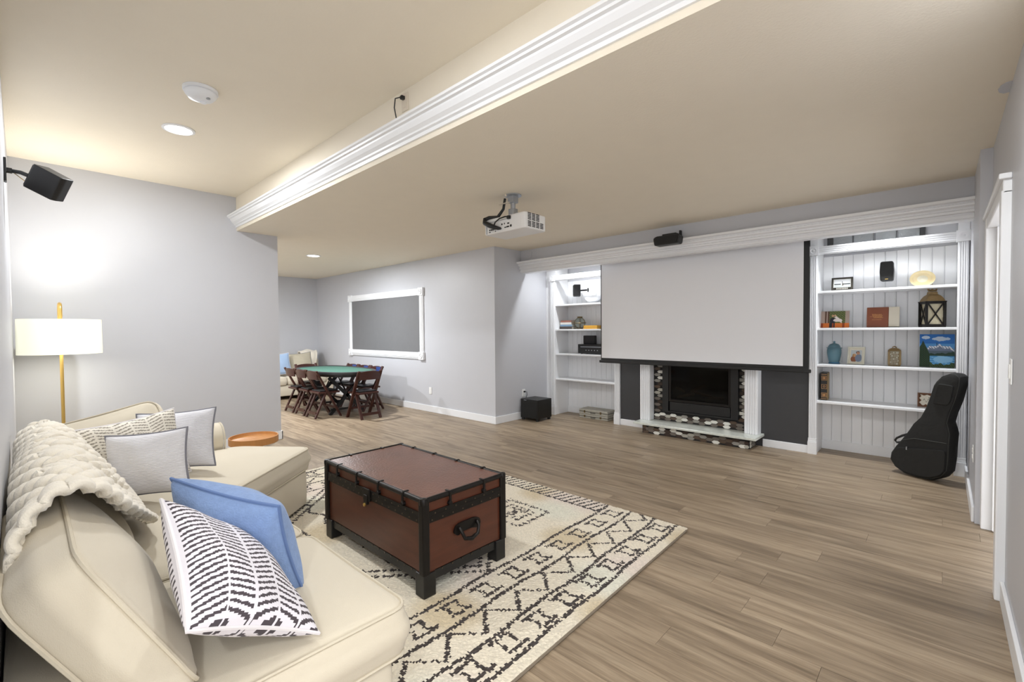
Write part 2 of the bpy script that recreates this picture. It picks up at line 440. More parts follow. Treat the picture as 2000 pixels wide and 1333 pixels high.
# slate panel in a white moulded frame on the long wall
t = thing('framed_wall_panel', 'slate grey panel in white moulded frame on the long wall', 'wall panel', (-7.575, 4.6, 1.46))
hx, hz, fwid = 1.265, .597, .115
B().box(-hx + .08, hx - .08, -.012, -.001, -hz + .08, hz - .08).build('panel', M['panel'], t)
for s in (-1, 1):
    for lay, (w, d) in enumerate(((fwid, .022), (fwid * .62, .032), (fwid * .25, .038))):
        cz = s * (hz - fwid / 2)
        if lay == 0: o = B()
        o.box(-hx + fwid - .01, hx - fwid + .01, -d, -.001, cz - w / 2, cz + w / 2)
    o.build('frame_rail', M['white'], t, bevel=.003)
    for lay, (w, d) in enumerate(((fwid * .92, .022), (fwid * .6, .03), (fwid * .25, .036))):
        cx = s * (hx - fwid / 2)
        if lay == 0: o = B()
        o.box(cx - w / 2, cx + w / 2, -d, -.001, -hz + fwid - .01, hz - fwid + .01)
    o.build('frame_stile', M['white'], t, bevel=.003)
for sx in (-1, 1):
    for sz in (-1, 1):
        cx, cz = sx * (hx - fwid / 2), sz * (hz - fwid / 2)
        k = B().box(cx - .066, cx + .066, -.042, -.001, cz - .066, cz + .066)
        k.lathe([(.045, -.042), (.045, -.05), (.03, -.05), (.028, -.044), (.012, -.044), (.01, -.052), (0, -.053)], (cx, 0, cz), 18, 'y')
        k.build('corner_block', M['white'], t, bevel=.003)

# glass block window high in the niche
w1 = struct(B().box(-.93, -.88, 6.06, 6.1, 2.19, ZL).box(-.165, -.13, 6.06, 6.1, 2.19, ZL).box(-.93, -.13, 6.06, 6.1, 2.16, 2.19).build('window_1', M['charcoal']), 'glass block window above the right bookcase')
for i in range(4):
    x0 = -.875 + i * .179
    B().box(x0, x0 + .168, 6.05, 6.1, 2.2, 2.36).build('glass_block', M['blockglass'], w1, bevel=.008)
    B().box(x0, x0 + .168, 6.05, 6.1, 2.37, 2.525).build('glass_block', M['blockglass'], w1, bevel=.008)

# ------------------------------------------------------------------ lights of the room, with added unseen ones
def can(x, y, z, power, label, color=NEUT, r=.085, spread=None):
    t = thing('recessed_light', label, 'ceiling light', (x, y, z), group='recessed ceiling lights')
    B().lathe([(r + .022, -.001), (r + .022, -.006), (r + .004, -.010), (r, -.004), (r, -.001)], n=32).build('trim_ring', M['white'], t, smooth=True)
    B().lathe([(r, -.001), (r, -.004), (r * .6, -.007), (0, -.008)], n=32).build('lens', M['lens'], t, smooth=True)
    area_light('can_glow', (0, 0, -.014), power, r * 1.9, color, spread=spread, parent=t)
    return t
can(-4.325, .868, ZU, CAN_W * .56, 'lit recessed light in high ceiling near the smoke detector')
can(-7.17, 3.14, ZL, CAN_W * .92, 'lit recessed light in low ceiling above the card table')
can(-1.75, .868, ZU, CAN_W * .13, 'unseen recessed fill light added in high ceiling above the near end of the sofa')  # fill light added outside the view over the sofa
can(-8.3, 1.0, ZL, CAN_W * 1.2, 'unseen recessed light added in the far room behind the end wall')  # added light, hidden by the end wall, to brighten the far room
can(.9, -1.2, ZU, CAN_W * .5, 'unseen recessed fill light added in high ceiling behind the viewer')  # added fill light behind the camera
can(-.03, 1.99, ZL, CAN_W * .2, 'unseen recessed fill light added in low ceiling just above the viewer')  # added fill just out of view, brightens the screen side
# small downlights tucked above the bookcases, behind the valance
for i, (x, side) in enumerate(((-3.95, 'left'), (-.42, 'right'))):
    can(x, 5.42, ZL, CAN_W * .15, 'small recessed light behind the valance above the %s bookcase' % side, NEUT, .05, math.radians(145 if side == 'left' else 115))
# smoke detector
t = thing('smoke_detector', 'round white smoke detector on the high ceiling', 'smoke detector', (-3.52, .83, ZU))
B().lathe([(.098, -.001), (.098, -.018), (.09, -.022)], n=36).build('base_ring', M['detector'], t, smooth=True)
B().lathe([(.084, -.018), (.084, -.026)], n=36).build('vent_gap', M['grill'], t)
B().lathe([(.09, -.024), (.09, -.034), (.07, -.058), (.045, -.064), (0, -.066)], n=36).build('cover', M['detector'], t, smooth=True)
B().lathe([(.018, -.060), (.018, -.0705), (0, -.071)], (-.03, .02, 0), n=16).build('test_button', M['detector'], t, smooth=True)
B().lathe([(.012, -.058), (.012, -.0665), (0, -.067)], (.045, .03, 0), n=12).build('indicator', M['steel'], t, smooth=True)

# ------------------------------------------------------------------ built-in bookcases
NBACK = 6.1
def fluted(b, x0, x1, yf, yb, z0, z1, n=4):
    """flat board with raised reeds on its front"""
    b.box(x0, x1, yf + .008, yb, z0, z1)
    w = (x1 - x0); s = w / (n + .6)
    for i in range(n):
        cx = x0 + w / 2 + (i - (n - 1) / 2) * s
        b.box(cx - s * .33, cx + s * .33, yf, yf + .009, z0, z1)
    return b
def bookcase(label, x0, x1, pil, shelves, xl, xr_):
    t = thing('built_in_bookcase', label, 'bookcase', ((x0 + x1) / 2, 5.74, 0)); ox = (x0 + x1) / 2; oy = 5.74
    YF = 5.715
    def bd(bb_, name, m='white', bevel=.003, parent=t):
        return B().add([(v[0] - ox, v[1] - oy, v[2]) for v in bb_.v], bb_.f).build(name, M[m], parent, bevel=bevel)
    for (a, c) in ((x0, x0 + pil), (x1 - pil, x1)):
        p = bd(fluted(B(), a + .006, c - .006, YF, 5.76, .17, 2.10), 'pilaster')
        bd(B().box(a, c, YF - .008, 5.76, 0, .13).box(a + .002, c - .002, YF - .004, 5.76, .13, .145).box(a + .004, c - .004, YF - .001, 5.76, .145, .17), 'plinth_block', parent=p)
        k = B().box(a - .006, c + .006, YF - .012, 5.76, 2.10, 2.20)
        cx = (a + c) / 2
        k.lathe([(.034, YF - .012), (.034, YF - .018), (.024, YF - .018), (.02, YF - .013), (.010, YF - .013), (.008, YF - .02), (0, YF - .021)], (cx, 0, 2.15), 18, 'y')
        bd(k, 'rosette_block', parent=p)
    hb = B().box(x0 + pil, x1 - pil, YF + .008, 5.76, 2.108, 2.192)
    for i in range(4): hb.box(x0 + pil, x1 - pil, YF, YF + .009, 2.115 + i * .019, 2.115 + i * .019 + .012)
    bd(hb, 'header_rail')
    bd(B().box(xl, x0 + pil - .01, 5.762, NBACK - .012, 0, 2.42), 'side_panel', 'bead')
    bd(B().box(x1 - pil + .01, xr_, 5.762, NBACK - .012, 0, 2.42), 'side_panel', 'bead')
    # beadboard back, board by board
    bx0, bx1 = x0 + pil - .012, x1 - pil + .012; n = round((bx1 - bx0) / .092); w = (bx1 - bx0) / n
    for i in range(n):
        a = bx0 + i * w
        bb_ = B().prism([(a + .001, NBACK - .002), (a + .001, NBACK - .0115), (a + .004, NBACK - .014), (a + w - .010, NBACK - .014), (a + w - .0075, NBACK - .012), (a + w - .005, NBACK - .014), (a + w - .001, NBACK - .0115), (a + w - .001, NBACK - .002)], .0, 2.12, 'z')
        bd(bb_, 'beadboard_strip', 'bead', 0)
    bd(B().box(bx0 + .002, bx1 - .002, NBACK - .028, NBACK - .0145, 0, .10), 'inner_baseboard')
    for z in shelves:
        bd(B().box(bx0 + .002, bx1 - .002, 5.742, NBACK - .015, z - .024, z), 'shelf')
    return t
SHR = [1.728, 1.340, .957, .570]
SHL = [1.735, 1.350, .968, .578]
bookcase('white built-in bookcase right of the screen holding lanterns and photos', -1.038, .172, .083, SHR, -1.036, .173)
bookcase('white built-in bookcase left of the screen, partly hidden by it', -4.53, -3.29, .095, SHL, -4.638, -3.2895)

# ------------------------------------------------------------------ fireplace
fp = thing('fireplace', 'gas fireplace with white fluted surround, mosaic tile and raised stone hearth', 'fireplace', (-2.19, 5.74, 0))
def L(bb_, ox=-2.19, oy=5.74, oz=0.0): return B().add([(v[0] - ox, v[1] - oy, v[2] - oz) for v in bb_.v], bb_.f)
HT = .145
L(B().box(-2.83, -1.545, 5.49, 5.739, 0, HT - .032)).build('hearth_base', M['brick'], fp)
L(B().box(-2.92, -1.46, 5.41, 5.739, HT - .03, HT)).build('hearth_slab', M['granite'], fp, bevel=.006)
for a, c in ((-2.925, -2.785), (-1.635, -1.495)):
    L(fluted(B(), a, c, 5.60, 5.739, HT, 1.16, 5)).build('surround_pilaster', M['white'], fp, bevel=.003)
L(B().box(-2.98, -1.44, 5.56, 5.739, 1.16, 1.30).box(-3.02, -1.40, 5.50, 5.739, 1.30, 1.345)).build('mantel', M['white'], fp, bevel=.006)
L(B().box(-2.785, -1.635, 5.722, 5.738, HT, 1.16)).build('tile_bed', M['brick'], fp)
# firebox
fb = L(B().box(-2.64, -2.56, 5.66, 5.721, .27, .99).box(-1.80, -1.72, 5.66, 5.721, .27, .99).box(-2.56, -1.80, 5.66, 5.721, .27, .29).box(-2.56, -1.80, 5.66, 5.721, .93, .99)).build('firebox_frame', M['firebox'], fp, bevel=.004)
L(B().box(-2.55, -1.81, 5.675, 5.715, .29, .405)).build('lower_louvre', M['firebox'], fb, bevel=.004)
L(B().box(-2.56, -2.53, 5.67, 5.715, .41, .93).box(-1.83, -1.80, 5.67, 5.715, .41, .93).box(-2.53, -1.83, 5.67, 5.715, .41, .44).box(-2.53, -1.83, 5.67, 5.715, .90, .93)).build('inner_frame', M['iron'], fb, bevel=.003)
L(B().box(-2.53, -1.83, 5.719, 5.7215, .44, .90)).build('firebox_back', M['brick'], fb)
rng = random.Random(11)
for (x, z, l, a) in ((-2.35, .50, .22, .25), (-2.12, .53, .26, -.2), (-2.2, .60, .2, .5), (-1.98, .50, .18, .1), (-2.42, .57, .12, -.4)):
    d = Vector((math.cos(a), 0, math.sin(a)))
    c0 = Vector((x, 5.705, z))
    L(B().tube([c0 - d * l / 2, c0, c0 + d * l / 2], [.016, .02, .015], 7)).build('log', M['log'], fb, smooth=True)
L(B().box(-2.53, -1.83, 5.678, 5.680, .44, .90)).build('firebox_glass', M['fireglass'], fb)
# mosaic of stretched hexagon tiles
tile_cols = [(232, 230, 220), (150, 146, 138), (112, 104, 96), (64, 52, 46), (90, 74, 62), (176, 172, 160)]
tile_mats = [mat('mosaic_glaze_%s' % n, rgb(*c), .22, var=.12, vscale=25) for n, c in zip(('ivory', 'grey', 'taupe', 'espresso', 'brown', 'stone'), tile_cols)]
TL_, TH = .096, .040
def tile_mesh(m, l=TL_, h=TH):
    a = l / 2 - .0015; bq = h / 2 - .0015; c = l * .24
    o = B().prism([(-a, 0), (-a + c, -bq), (a - c, -bq), (a, 0), (a - c, bq), (-a + c, bq)], -.004, .0, 'y').build('tile', m)
    me = o.data; bpy.data.objects.remove(o); return me
tms = [tile_mesh(m) for m in tile_mats]; thalf = [tile_mesh(m, TL_ * .62) for m in tile_mats]
def tiles(x0, x1, z0, z1, yf, keep, parent, w):
    step = TL_ * .76; nrow = int((z1 - z0) / (TH / 2)) + 1
    for r in range(nrow):
        z = z0 + TH / 2 * (r + 1) - TH * .0
        if z + TH / 2 > z1 + .004 or z - TH / 2 < z0 - .004: continue
        x = x0 + TL_ / 2 + (step if r % 2 else 0)
        while x + TL_ / 2 <= x1 + .003:
            if keep(x, z):
                o = bpy.data.objects.new('tile', rng.choices(tms, w)[0]); COL.objects.link(o)
                o.location = (x + 2.19, yf - 5.74, z); o.parent = parent
            x += 2 * step
    return
wt_light = [4, 3, 3, 3, 2, 2]; wt_dark = [3, 1, 3, 4, 4, 1]
tiles(-2.785, -1.635, HT + .002, .262, 5.722, lambda x, z: True, fp, wt_light)
def side_tiles(x0, x1):
    r = 0; z = .27
    while z < 1.0:
        o = bpy.data.objects.new('tile', rng.choices(tms, wt_light)[0]); COL.objects.link(o)
        o.location = ((x0 + x1) / 2 + (.022 if r % 2 else -.022) + 2.19, 5.722 - 5.74, z); o.parent = fp
        z += TH * .98; r += 1
side_tiles(-2.785, -2.64); side_tiles(-1.72, -1.635)
tiles(-2.83, -1.545, .0, HT - .032, 5.49, lambda x, z: True, fp, wt_dark)
for r in range(4):
    for x in (-2.83 + TL_ * .31, -1.545 - TL_ * .31):
        if (r + (x > -2)) % 2:
            o = bpy.data.objects.new('tile', rng.choices(thalf, wt_dark)[0]); COL.objects.link(o); o.location = (x + 2.19, 5.4895 - 5.74, TH / 2 * (r + 1) + .002); o.parent = fp
for k in range(4):
    for r in range(4):
        o = bpy.data.objects.new('tile', rng.choices(thalf, wt_dark)[0]); COL.objects.link(o); o.rotation_euler = (0, 0, math.pi / 2)
        y = 5.523 + k * .062 - 5.74
        if r < 2: o.location = (-1.545 + 2.19, y, TH * (r + .5) + .008); o.parent = fp
        else: bpy.data.objects.remove(o)

# ------------------------------------------------------------------ projection screen
ps = thing('projection_screen', 'large pull-down projection screen with black border hanging before the fireplace', 'screen', (-2.19, 5.40, .9))
S0, S1 = -3.395, -.975
def LS(bb_): return L(bb_, -2.19, 5.40, .9)
LS(B().box(S0 + .012, S1 - .05, 5.399, 5.401, .955, 2.40)).build('screen_fabric', M['screen'], ps)
LS(B().box(S1 - .05, S1, 5.3985, 5.4015, .92, 2.40)).build('border', M['black'], ps)
LS(B().box(S0, S0 + .012, 5.3985, 5.4015, .92, 2.40)).build('border', M['black'], ps)
LS(B().box(S0 + .012, S1 - .05, 5.3985, 5.4015, .92, .955)).build('border', M['black'], ps)
LS(B().box(S0 - .02, S1 + .02, 5.385, 5.415, .890, .925)).build('weight_bar', M['black'], ps, bevel=.006)
LS(B().box(S0 - .06, S1 + .06, 5.34, 5.46, 2.40, 2.528)).build('roller_case', M['white'], ps, bevel=.01)

# ------------------------------------------------------------------ centre speaker on the valance crown
t = thing('centre_speaker', 'black centre speaker fixed to the valance above the screen', 'speaker', (-2.27, 5.02, 2.34))
B().prism(round_poly([(-.155, .035), (-.14, -.05), (.14, -.05), (.155, .035), (.12, .055), (-.12, .055)], .02, 3), -.06, .05, 'y').build('cabinet', M['black'], t, bevel=.006)
B().prism(round_poly([(-.135, .028), (-.122, -.04), (.122, -.04), (.135, .028), (.10, .042), (-.10, .042)], .02, 3), -.068, -.058, 'y').build('grille', M['blackcloth'], t)
B().box(-.06, .10, -.03, .14, .055, .075).box(.08, .10, .10, .139, .06, .12).build('mount_bracket', M['black'], t, bevel=.003)

# ------------------------------------------------------------------ projector
t = thing('projector', 'white projector hanging upside down from the low ceiling', 'projector', (-2.765, 2.99, ZL))
body = B().prism(round_poly([(-.245, -.13), (.245, -.13), (.245, .15), (-.245, .15)], .03, 4), -.335, -.20, 'z').build('body', M['proj'], t, bevel=.012, seg=3)
B().box(-.20, .20, -.1305, -.129, -.325, -.235).build('rear_panel', M['proj'], body)
B().box(-.215, -.205, -.133, -.129, -.33, -.23).box(-.205, .07, -.133, -.129, -.234, -.23).build('panel_ridge', M['steel'], body)
for (x, z, w, h) in ((-.17, -.30, .012, .014), (-.15, -.30, .012, .014), (-.13, -.30, .012, .014), (-.11, -.298, .01, .012), (-.17, -.318, .018, .007), (-.06, -.305, .03, .012), (-.03, -.306, .012, .006), (.02, -.302, .02, .008), (.05, -.300, .03, .011), (.085, -.297, .018, .018), (.055, -.272, .02, .012), (-.02, -.27, .012, .014), (.01, -.268, .008, .012), (-.10, -.318, .008, .008)):
    B().box(x - w / 2, x + w / 2, -.1335, -.128, z - h / 2, z + h / 2).build('port', M['grill'], body)
for c in range(4):
    for r in range(9):
        if c == 3 and r > 3: continue
        y = -.075 + c * .053; z = -.315 + r * .0125 + (.006 if r > 3 else 0)
        B().box(.243, .2475, y - .02, y + .02, z - .0036, z + .0036).build('vent_slot', M['grill'], body)
B().lathe([(.045, .145), (.045, .165), (.035, .165), (.03, .15)], (-.13, 0, -.265), 20, 'y').build('projection_lens', M['black'], body, smooth=True)
mt = B().lathe([(.075, -.001), (.075, -.008), (.06, -.012)], (0, -.01, 0), 24).build('ceiling_plate', M['steel'], t, smooth=True)
B().box(-.032, .032, -.045, .025, -.07, -.01).lathe([(.022, -.17), (.022, -.02)], (0, -.01, 0), 14).box(-.03, .03, -.04, .02, -.175, -.12).build('mount_pole', M['steel'], t, bevel=.004)
for (dx, dy) in ((-.13, -.09), (.13, -.09), (-.13, .1), (.13, .1)):
    B().bar((0, -.01, -.18), (dx, dy, -.192), .02, .008).build('mount_arm', M['steel'], t)
B().lathe([(.006, -.013), (.009, -.05)], (-.02, -.08, .03), 8).box(-.10, .02, -.09, -.07, -.08, -.076).build('cable_gland', M['plate_cream'], t)
B().tube([(-.05, -.06, -.03), (-.06, -.07, -.12), (-.1, -.10, -.19), (-.19, -.12, -.185), (-.215, -.15, -.20), (-.20, -.165, -.235), (-.13, -.17, -.27), (-.07, -.16, -.295), (-.03, -.135, -.305)], [.011, .012, .016, .018, .018, .02, .022, .018, .01], 8).build('cable_bundle', M['black'], t, smooth=True)
B().tube([(.07, -.134, -.222), (.04, -.155, -.218), (-.02, -.16, -.225), (-.07, -.165, -.25), (-.09, -.165, -.285)], .006, 6).box(.055, .085, -.15, -.13, -.24, -.212).build('power_lead', M['black'], t, smooth=True)

# ------------------------------------------------------------------ subwoofer
t = thing('subwoofer', 'black cube subwoofer on the floor below the plugged outlet', 'subwoofer', (-4.44, 5.26, 0))
B().box(-.165, .165, -.165, .165, .035, .315).build('cabinet', M['blackwood'], t, bevel=.006)
for sx in (-1, 1):
    for sy in (-1, 1): B().lathe([(.022, 0), (.024, .036)], (sx * .135, sy * .135, 0), 12).build('foot', M['black'], t)
B().box(-.10, -.05, -.168, -.164, .296, .304).build('badge', M['steel'], t)
B().box(-.15, .15, -.169, -.1645, .05, .285).build('grille', M['blackcloth'], t, bevel=.003)

# ------------------------------------------------------------------ rug
def rug():
    RX0, RX1, RY0, RY1 = -4.43, -1.225, .46, 3.01
    res = .0085
    nu = int((RX1 - RX0) / res); nv = int((RY1 - RY0) / res)
    rs = np.random.RandomState(4)
    X, Y = np.meshgrid((np.arange(nu) + .5) / nu * (RX1 - RX0), (np.arange(nv) + .5) / nv * (RY1 - RY0))   # from left, from near
    Wd, Hd = RX1 - RX0, RY1 - RY0
    jx = rs.uniform(-.006, .006, X.shape); jy = rs.uniform(-.006, .006, X.shape)
    Xj, Yj = X + jx, Y + jy
    s = np.minimum(Wd - Xj, Xj)             # distance from either short end
    t = np.minimum(Hd - Yj, Yj)             # distance from either long side
    D = np.zeros(X.shape, bool)
    ln = lambda v, c, w: np.abs(v - c) < w
    wv = .006 * np.sign(np.sin(Yj * 9)) * (np.abs(np.sin(Yj * 9)) > .3)
    for c in (.068, .225, .405, .595): D |= ln(s + wv, c, .010)
    # bracket motifs
    for c in (.147, .50):
        q = (Yj + .03) % .213 - .1065; k = s - c
        D |= (np.abs(np.abs(k) - .046) < .0095) & (np.abs(q + .02 * np.sign(k)) < .058)
        D |= (np.abs(np.abs(q) - (.030 + .35 * np.abs(k))) < .008) & (np.abs(k) < .05)
    # zigzag band
    ph = (Yj / .225) % 1.0
    zz = np.where(ph < .5, ph * 2, 2 - 2 * ph)
    D |= ln(s, .262 + .115 * zz, .009 + .005 * (ph < .5)) & (s > .24) & (s < .40)
    # stripe border on the long sides
    inn = s > .60
    st = ((X + .35 * t) / .056) % 1.0
    D |= inn & (t < .155) & (t > .012) & (st < .32)
    D |= inn & ln(t, .165, .0085)
    fld = (s > .605) & (t > .175)
    # field: double stepped hexagon outlines and medallions
    stepq = lambda v: np.round(v / .03) * .03
    cx = [Wd - 1.05, Wd / 2 - .12, 1.0]
    for yc in (Hd - .58, .62):
        for xc in cx:
            dx, dy = np.abs(Xj - xc), np.abs(Yj - yc)
            r = np.maximum(dx + .0, dy * 1.15) + .028 * (np.abs(((dx + dy) / .045) % 1.0 - .5) * 2)
            for c in (.12, .20): D |= fld & ln(r, c, .0085) & (dx + dy < .42)
            cell = ((np.floor(dx / .022) + np.floor(dy / .022)) % 2 == 0)
            D |= fld & cell & (np.maximum(dx, dy) < .075) & ((dx < .022) | (dy > .03))
    dd = np.abs(Yj - Hd / 2)
    for off in (0, .075):
        e = stepq(dd) * .9 + .62 + off
        D |= fld & (np.abs(s - e - .0) < .012) & (dd < .85)
    zig2 = np.abs(((Xj / .26) % 1.0) - .5) * .13
    for c in (.0, .075, .26): D |= fld & (np.abs(dd - c - zig2) < .010) & (s > .8)
    D &= rs.rand(*X.shape) > .04
    cream = np.array(rgb(226, 216, 196)[:3]); tan = np.array(rgb(206, 190, 160)[:3]); pink = np.array(rgb(222, 209, 196)[:3]); mint = np.array(rgb(220, 217, 200)[:3])
    dark = np.array(rgb(54, 46, 42)[:3])
    big = lambda a, b_, p: .5 + .5 * np.sin(X * a + p) * np.cos(Y * b_ + p * 1.7)
    c = cream[None, None] * np.ones(X.shape + (1,))
    for colr, a, b_, p, th in ((tan, 5.1, 6.3, .4, .72), (pink, 3.7, 4.9, 2.2, .70), (mint, 4.3, 5.5, 4.0, .76)):
        w = np.clip((big(a, b_, p) - th) / .2, 0, 1)[..., None]; c = c * (1 - w) + colr * w
    c *= (1 + rs.uniform(-.10, .06, X.shape))[..., None]
    c[D] = dark * (1 + rs.uniform(-.3, .6, D.sum()))[:, None]
    hgt = .018 + rs.uniform(-.0022, .0022, (nv + 1, nu + 1))
    hgt[0, :] = hgt[-1, :] = .011; hgt[:, 0] = hgt[:, -1] = .011
    xs = RX0 + np.arange(nu + 1) / nu * Wd; ys = RY0 + np.arange(nv + 1) / nv * Hd
    GX, GY = np.meshgrid(xs, ys)
    GX = GX + (GY - 3.01) * -.026 * (GX - RX0) / Wd      # the near end lies a touch askew
    vs = np.stack([GX - (-2.83), GY - 1.73, hgt], -1).reshape(-1, 3)
    idx = np.arange((nu + 1) * (nv + 1)).reshape(nv + 1, nu + 1)
    fs = np.stack([idx[:-1, :-1], idx[:-1, 1:], idx[1:, 1:], idx[1:, :-1]], -1).reshape(-1, 4)
    t_ = thing('area_rug', 'cream tribal rug with dark geometric lines under the trunk', 'rug', (-2.83, 1.73, 0))
    build_print('pile', vs.tolist(), fs.tolist(), c.reshape(-1, 3), attr_mat('rug_wool', .95, .6, 260, .2), t_)
    ring = [tuple(vs[i]) for i in list(idx[0, :]) + list(idx[1:, -1]) + list(idx[-1, -2::-1]) + list(idx[-2:0:-1, 0])]
    ring = ring[::6]
    B().tube([(p[0], p[1], .007) for p in ring], .0065, 6, closed=True).build('binding', mat('rug_binding', rgb(128, 116, 100), .9), t_, smooth=True)
rug()
RUGZ = .020

# ------------------------------------------------------------------ trunk table
def leather():
    m = mat('trunk_lid_leather', rgb(104, 68, 54), .30, var=.45, vscale=7, bump=.5, bscale=90); return m
M['leather'] = leather()
M['trunkwood'] = mat('trunk_mahogany', rgb(80, 41, 26), .33, var=.45, vscale=4, stretch=(1.2, 1.2, 9), bump=.05)
t = thing('trunk_table', 'brown leather-topped steamer trunk on black legs standing on the rug', 'trunk', (-2.377, 1.612, RUGZ))
TX, TY = .528, .285
B().box(-TX + .008, TX - .008, -TY + .008, TY - .008, .118, .40).build('body', M['trunkwood'], t)
lid = B().box(-TX + .006, TX - .006, -TY + .006, TY - .006, .404, .488).build('lid', M['trunkwood'], t, bevel=.004)
B().box(-TX + .02, TX - .02, -TY + .02, TY - .02, .487, .494).build('leather_top', M['leather'], lid, bevel=.002)
# bands
bd = B()
for s in (-1, 1):
    bd.tube([(-TX + .006, s * (TY - .006), .486), (TX - .006, s * (TY - .006), .486)], .0135, 10)
    bd.tube([(s * (TX - .006), -TY + .006, .486), (s * (TX - .006), TY - .006, .486)], .0135, 10)
bd.build('rolled_edge', M['iron'], lid, smooth=True)
bd = B()
for z in (.384, .414):
    for s in (-1, 1):
        bd.box(-TX, TX, s * TY - .003, s * TY + .003, z - .013, z + .013); bd.box(s * TX - .003, s * TX + .003, -TY, TY, z - .013, z + .013)
for s in (-1, 1):
    bd.box(-TX, TX, s * TY - .004, s * TY + .004, .392, .406); bd.box(s * TX - .004, s * TX + .004, -TY, TY, .392, .406)
bd.build('waist_band', M['iron'], t)
for sx in (-1, 1):
    for sy in (-1, 1):
        B().prism(round_poly([(-.03, -.03), (.012, -.03), (.012, .012), (-.03, .012)], .008, 3), .118, .485, 'z', Matrix.Translation((sx * (TX - .004), sy * (TY - .004), 0)) @ Matrix.Diagonal((sx, sy, 1, 1))).build('corner_post', M['iron'], t)
        B().lathe([(0, .502), (.018, .499), (.021, .488), (.02, .468)], (sx * (TX - .008), sy * (TY - .008), 0), 14).build('corner_cap', M['iron'], lid, smooth=True)
        cx, cy = sx * (TX - .034), sy * (TY - .034)
        B().box(cx - .037, cx + .037, cy - .037, cy + .037, 0, .118).build('leg', M['blackwood'], t, bevel=.004)
for s in (-1, 1):
    B().box(-TX + .07, TX - .07, s * (TY - .02) - .012, s * (TY - .02) + .012, .07, .125).build('apron', M['blackwood'], t, bevel=.003)
    B().box(s * (TX - .02) - .012, s * (TX - .02) + .012, -TY + .07, TY - .07, .07, .125).build('apron', M['blackwood'], t, bevel=.003)
nails = []
for k in range(16):
    x = -TX + .05 + k * (2 * TX - .1) / 15
    nails += [(x, -TY - .003, .384, 0), (x + .03, -TY - .003, .414, 0), (x, -TY + .006, .112, 0)]
for k in range(8):
    y = -TY + .05 + k * (2 * TY - .1) / 7
    nails += [(TX + .003, y, .384, 1), (TX + .003, y + .02, .414, 1), (TX - .006, y, .112, 1)]
M['nail'] = mat('nail_head', rgb(96, 86, 74), .3, metal=.8, var=.1)
nmesh = None
for (x, y, z, ax) in nails:
    if nmesh is None:
        nmesh = B().lathe([(.0045, 0), (.004, -.002), (0, -.003)], n=6, axis='y').build('nail', M['nail'], t, smooth=True); nn = nmesh
    else:
        nn = nmesh.copy(); COL.objects.link(nn); nn.parent = t
    nn.location = (x, y, z); nn.rotation_euler = (0, 0, math.pi / 2 if ax else 0)
# straps over the lid edge
for k in range(4):
    x = -TX + .17 + k * (2 * TX - .34) / 3
    for s in (-1, 1):
        B().box(x - .007, x + .007, s * (TY + .007) - .004, s * (TY + .007) + .004, .438, .497).box(x - .007, x + .007, s * (TY - .012) - .018, s * (TY - .012) + .018, .4965, .5015).lathe([(.012, s * (TY + .0) - .013), (.012, s * TY + .013)], (x, 0, .438), 10, 'y').build('edge_strap', M['iron'], lid, bevel=.002)
for k in range(2):
    y = -.12 + k * .24
    for s in (-1, 1):
        B().box(s * (TX + .007) - .004, s * (TX + .007) + .004, y - .007, y + .007, .438, .497).box(s * (TX - .012) - .018, s * (TX - .012) + .018, y - .007, y + .007, .4965, .5015).lathe([(.012, s * TX - .013), (.012, s * TX + .013)], (0, y, .438), 10, 'x').build('edge_strap', M['iron'], lid, bevel=.002)
lt = B().box(-.035, .035, -TY - .014, -TY - .002, .365, .435).box(-.018, .018, -TY - .02, -TY - .003, .345, .40).build('latch', M['iron'], t, bevel=.004)
B().lathe([(0, -TY - .03), (.009, -TY - .027), (.010, -TY - .018), (.006, -TY - .01)], (0, 0, .345), 12, 'y').build('latch_pin', M['brass'], lt, smooth=True)
# end handle (both ends)
for s in (-1, 1):
    X = s * TX
    h = B().prism(round_poly([(-.095, .268), (-.085, .300), (-.05, .312), (.05, .312), (.085, .300), (.095, .268), (.07, .248), (.03, .262), (-.03, .262), (-.07, .248)], .012, 3), X - .006 * (s > 0) + s * .0, X + s * .005, 'x').build('handle_plate', M['iron'], t)
    B().tube([(X + s * .008, -.062, .29), (X + s * .026, -.06, .27), (X + s * .034, -.045, .235), (X + s * .036, 0, .222), (X + s * .034, .045, .235), (X + s * .026, .06, .27), (X + s * .008, .062, .29)], [.010, .009, .010, .012, .010, .009, .010], 9).build('bail', M['iron'], h, smooth=True)

# ------------------------------------------------------------------ sectional sofa
SO = Vector((-2.6, .45, 0))
sofa = thing('sectional_sofa', 'cream slipcovered sectional sofa along the left wall, nearest the viewer', 'sofa', SO)
def soft(name, poly, z0, z1, r, crown, side=.012, seed=1.0, m=None, welt=True, parent=None, wr=.004):
    vs, fs, wt, wb = padded(poly, z0, z1, r, crown, side, .035, seed, wr=wr)
    T = Matrix.Translation(-SO) if m is None else Matrix.Translation(-SO) @ m
    o = B().add(vs, fs, T).build(name, M['sofa'], parent or sofa, smooth=True)
    if welt:
        B().tube([T @ Vector(p) for p in wt], .0055, 6, closed=True).build('piping', M['sofaw'], o, smooth=True)
        B().tube([T @ Vector(p) for p in wb], .0055, 6, closed=True).build('piping', M['sofaw'], o, smooth=True)
    return o
rp = lambda x0, x1, y0, y1, r=.05: round_poly([(x0, y0), (x1, y0), (x1, y1), (x0, y1)], r, 4)
soft('base', rp(-2.86, -1.28, .0, .80, .03), .035, .285, .015, .0, .004, welt=False)
chaise = [(-2.865, .02), (-2.865, .70), (-3.56, 1.50), (-4.03, 1.12), (-4.03, .02)]
soft('chaise_base', round_poly(chaise, [.03, .1, .09, .08, .03], 5), .035, .285, .015, .0, .004, welt=False)
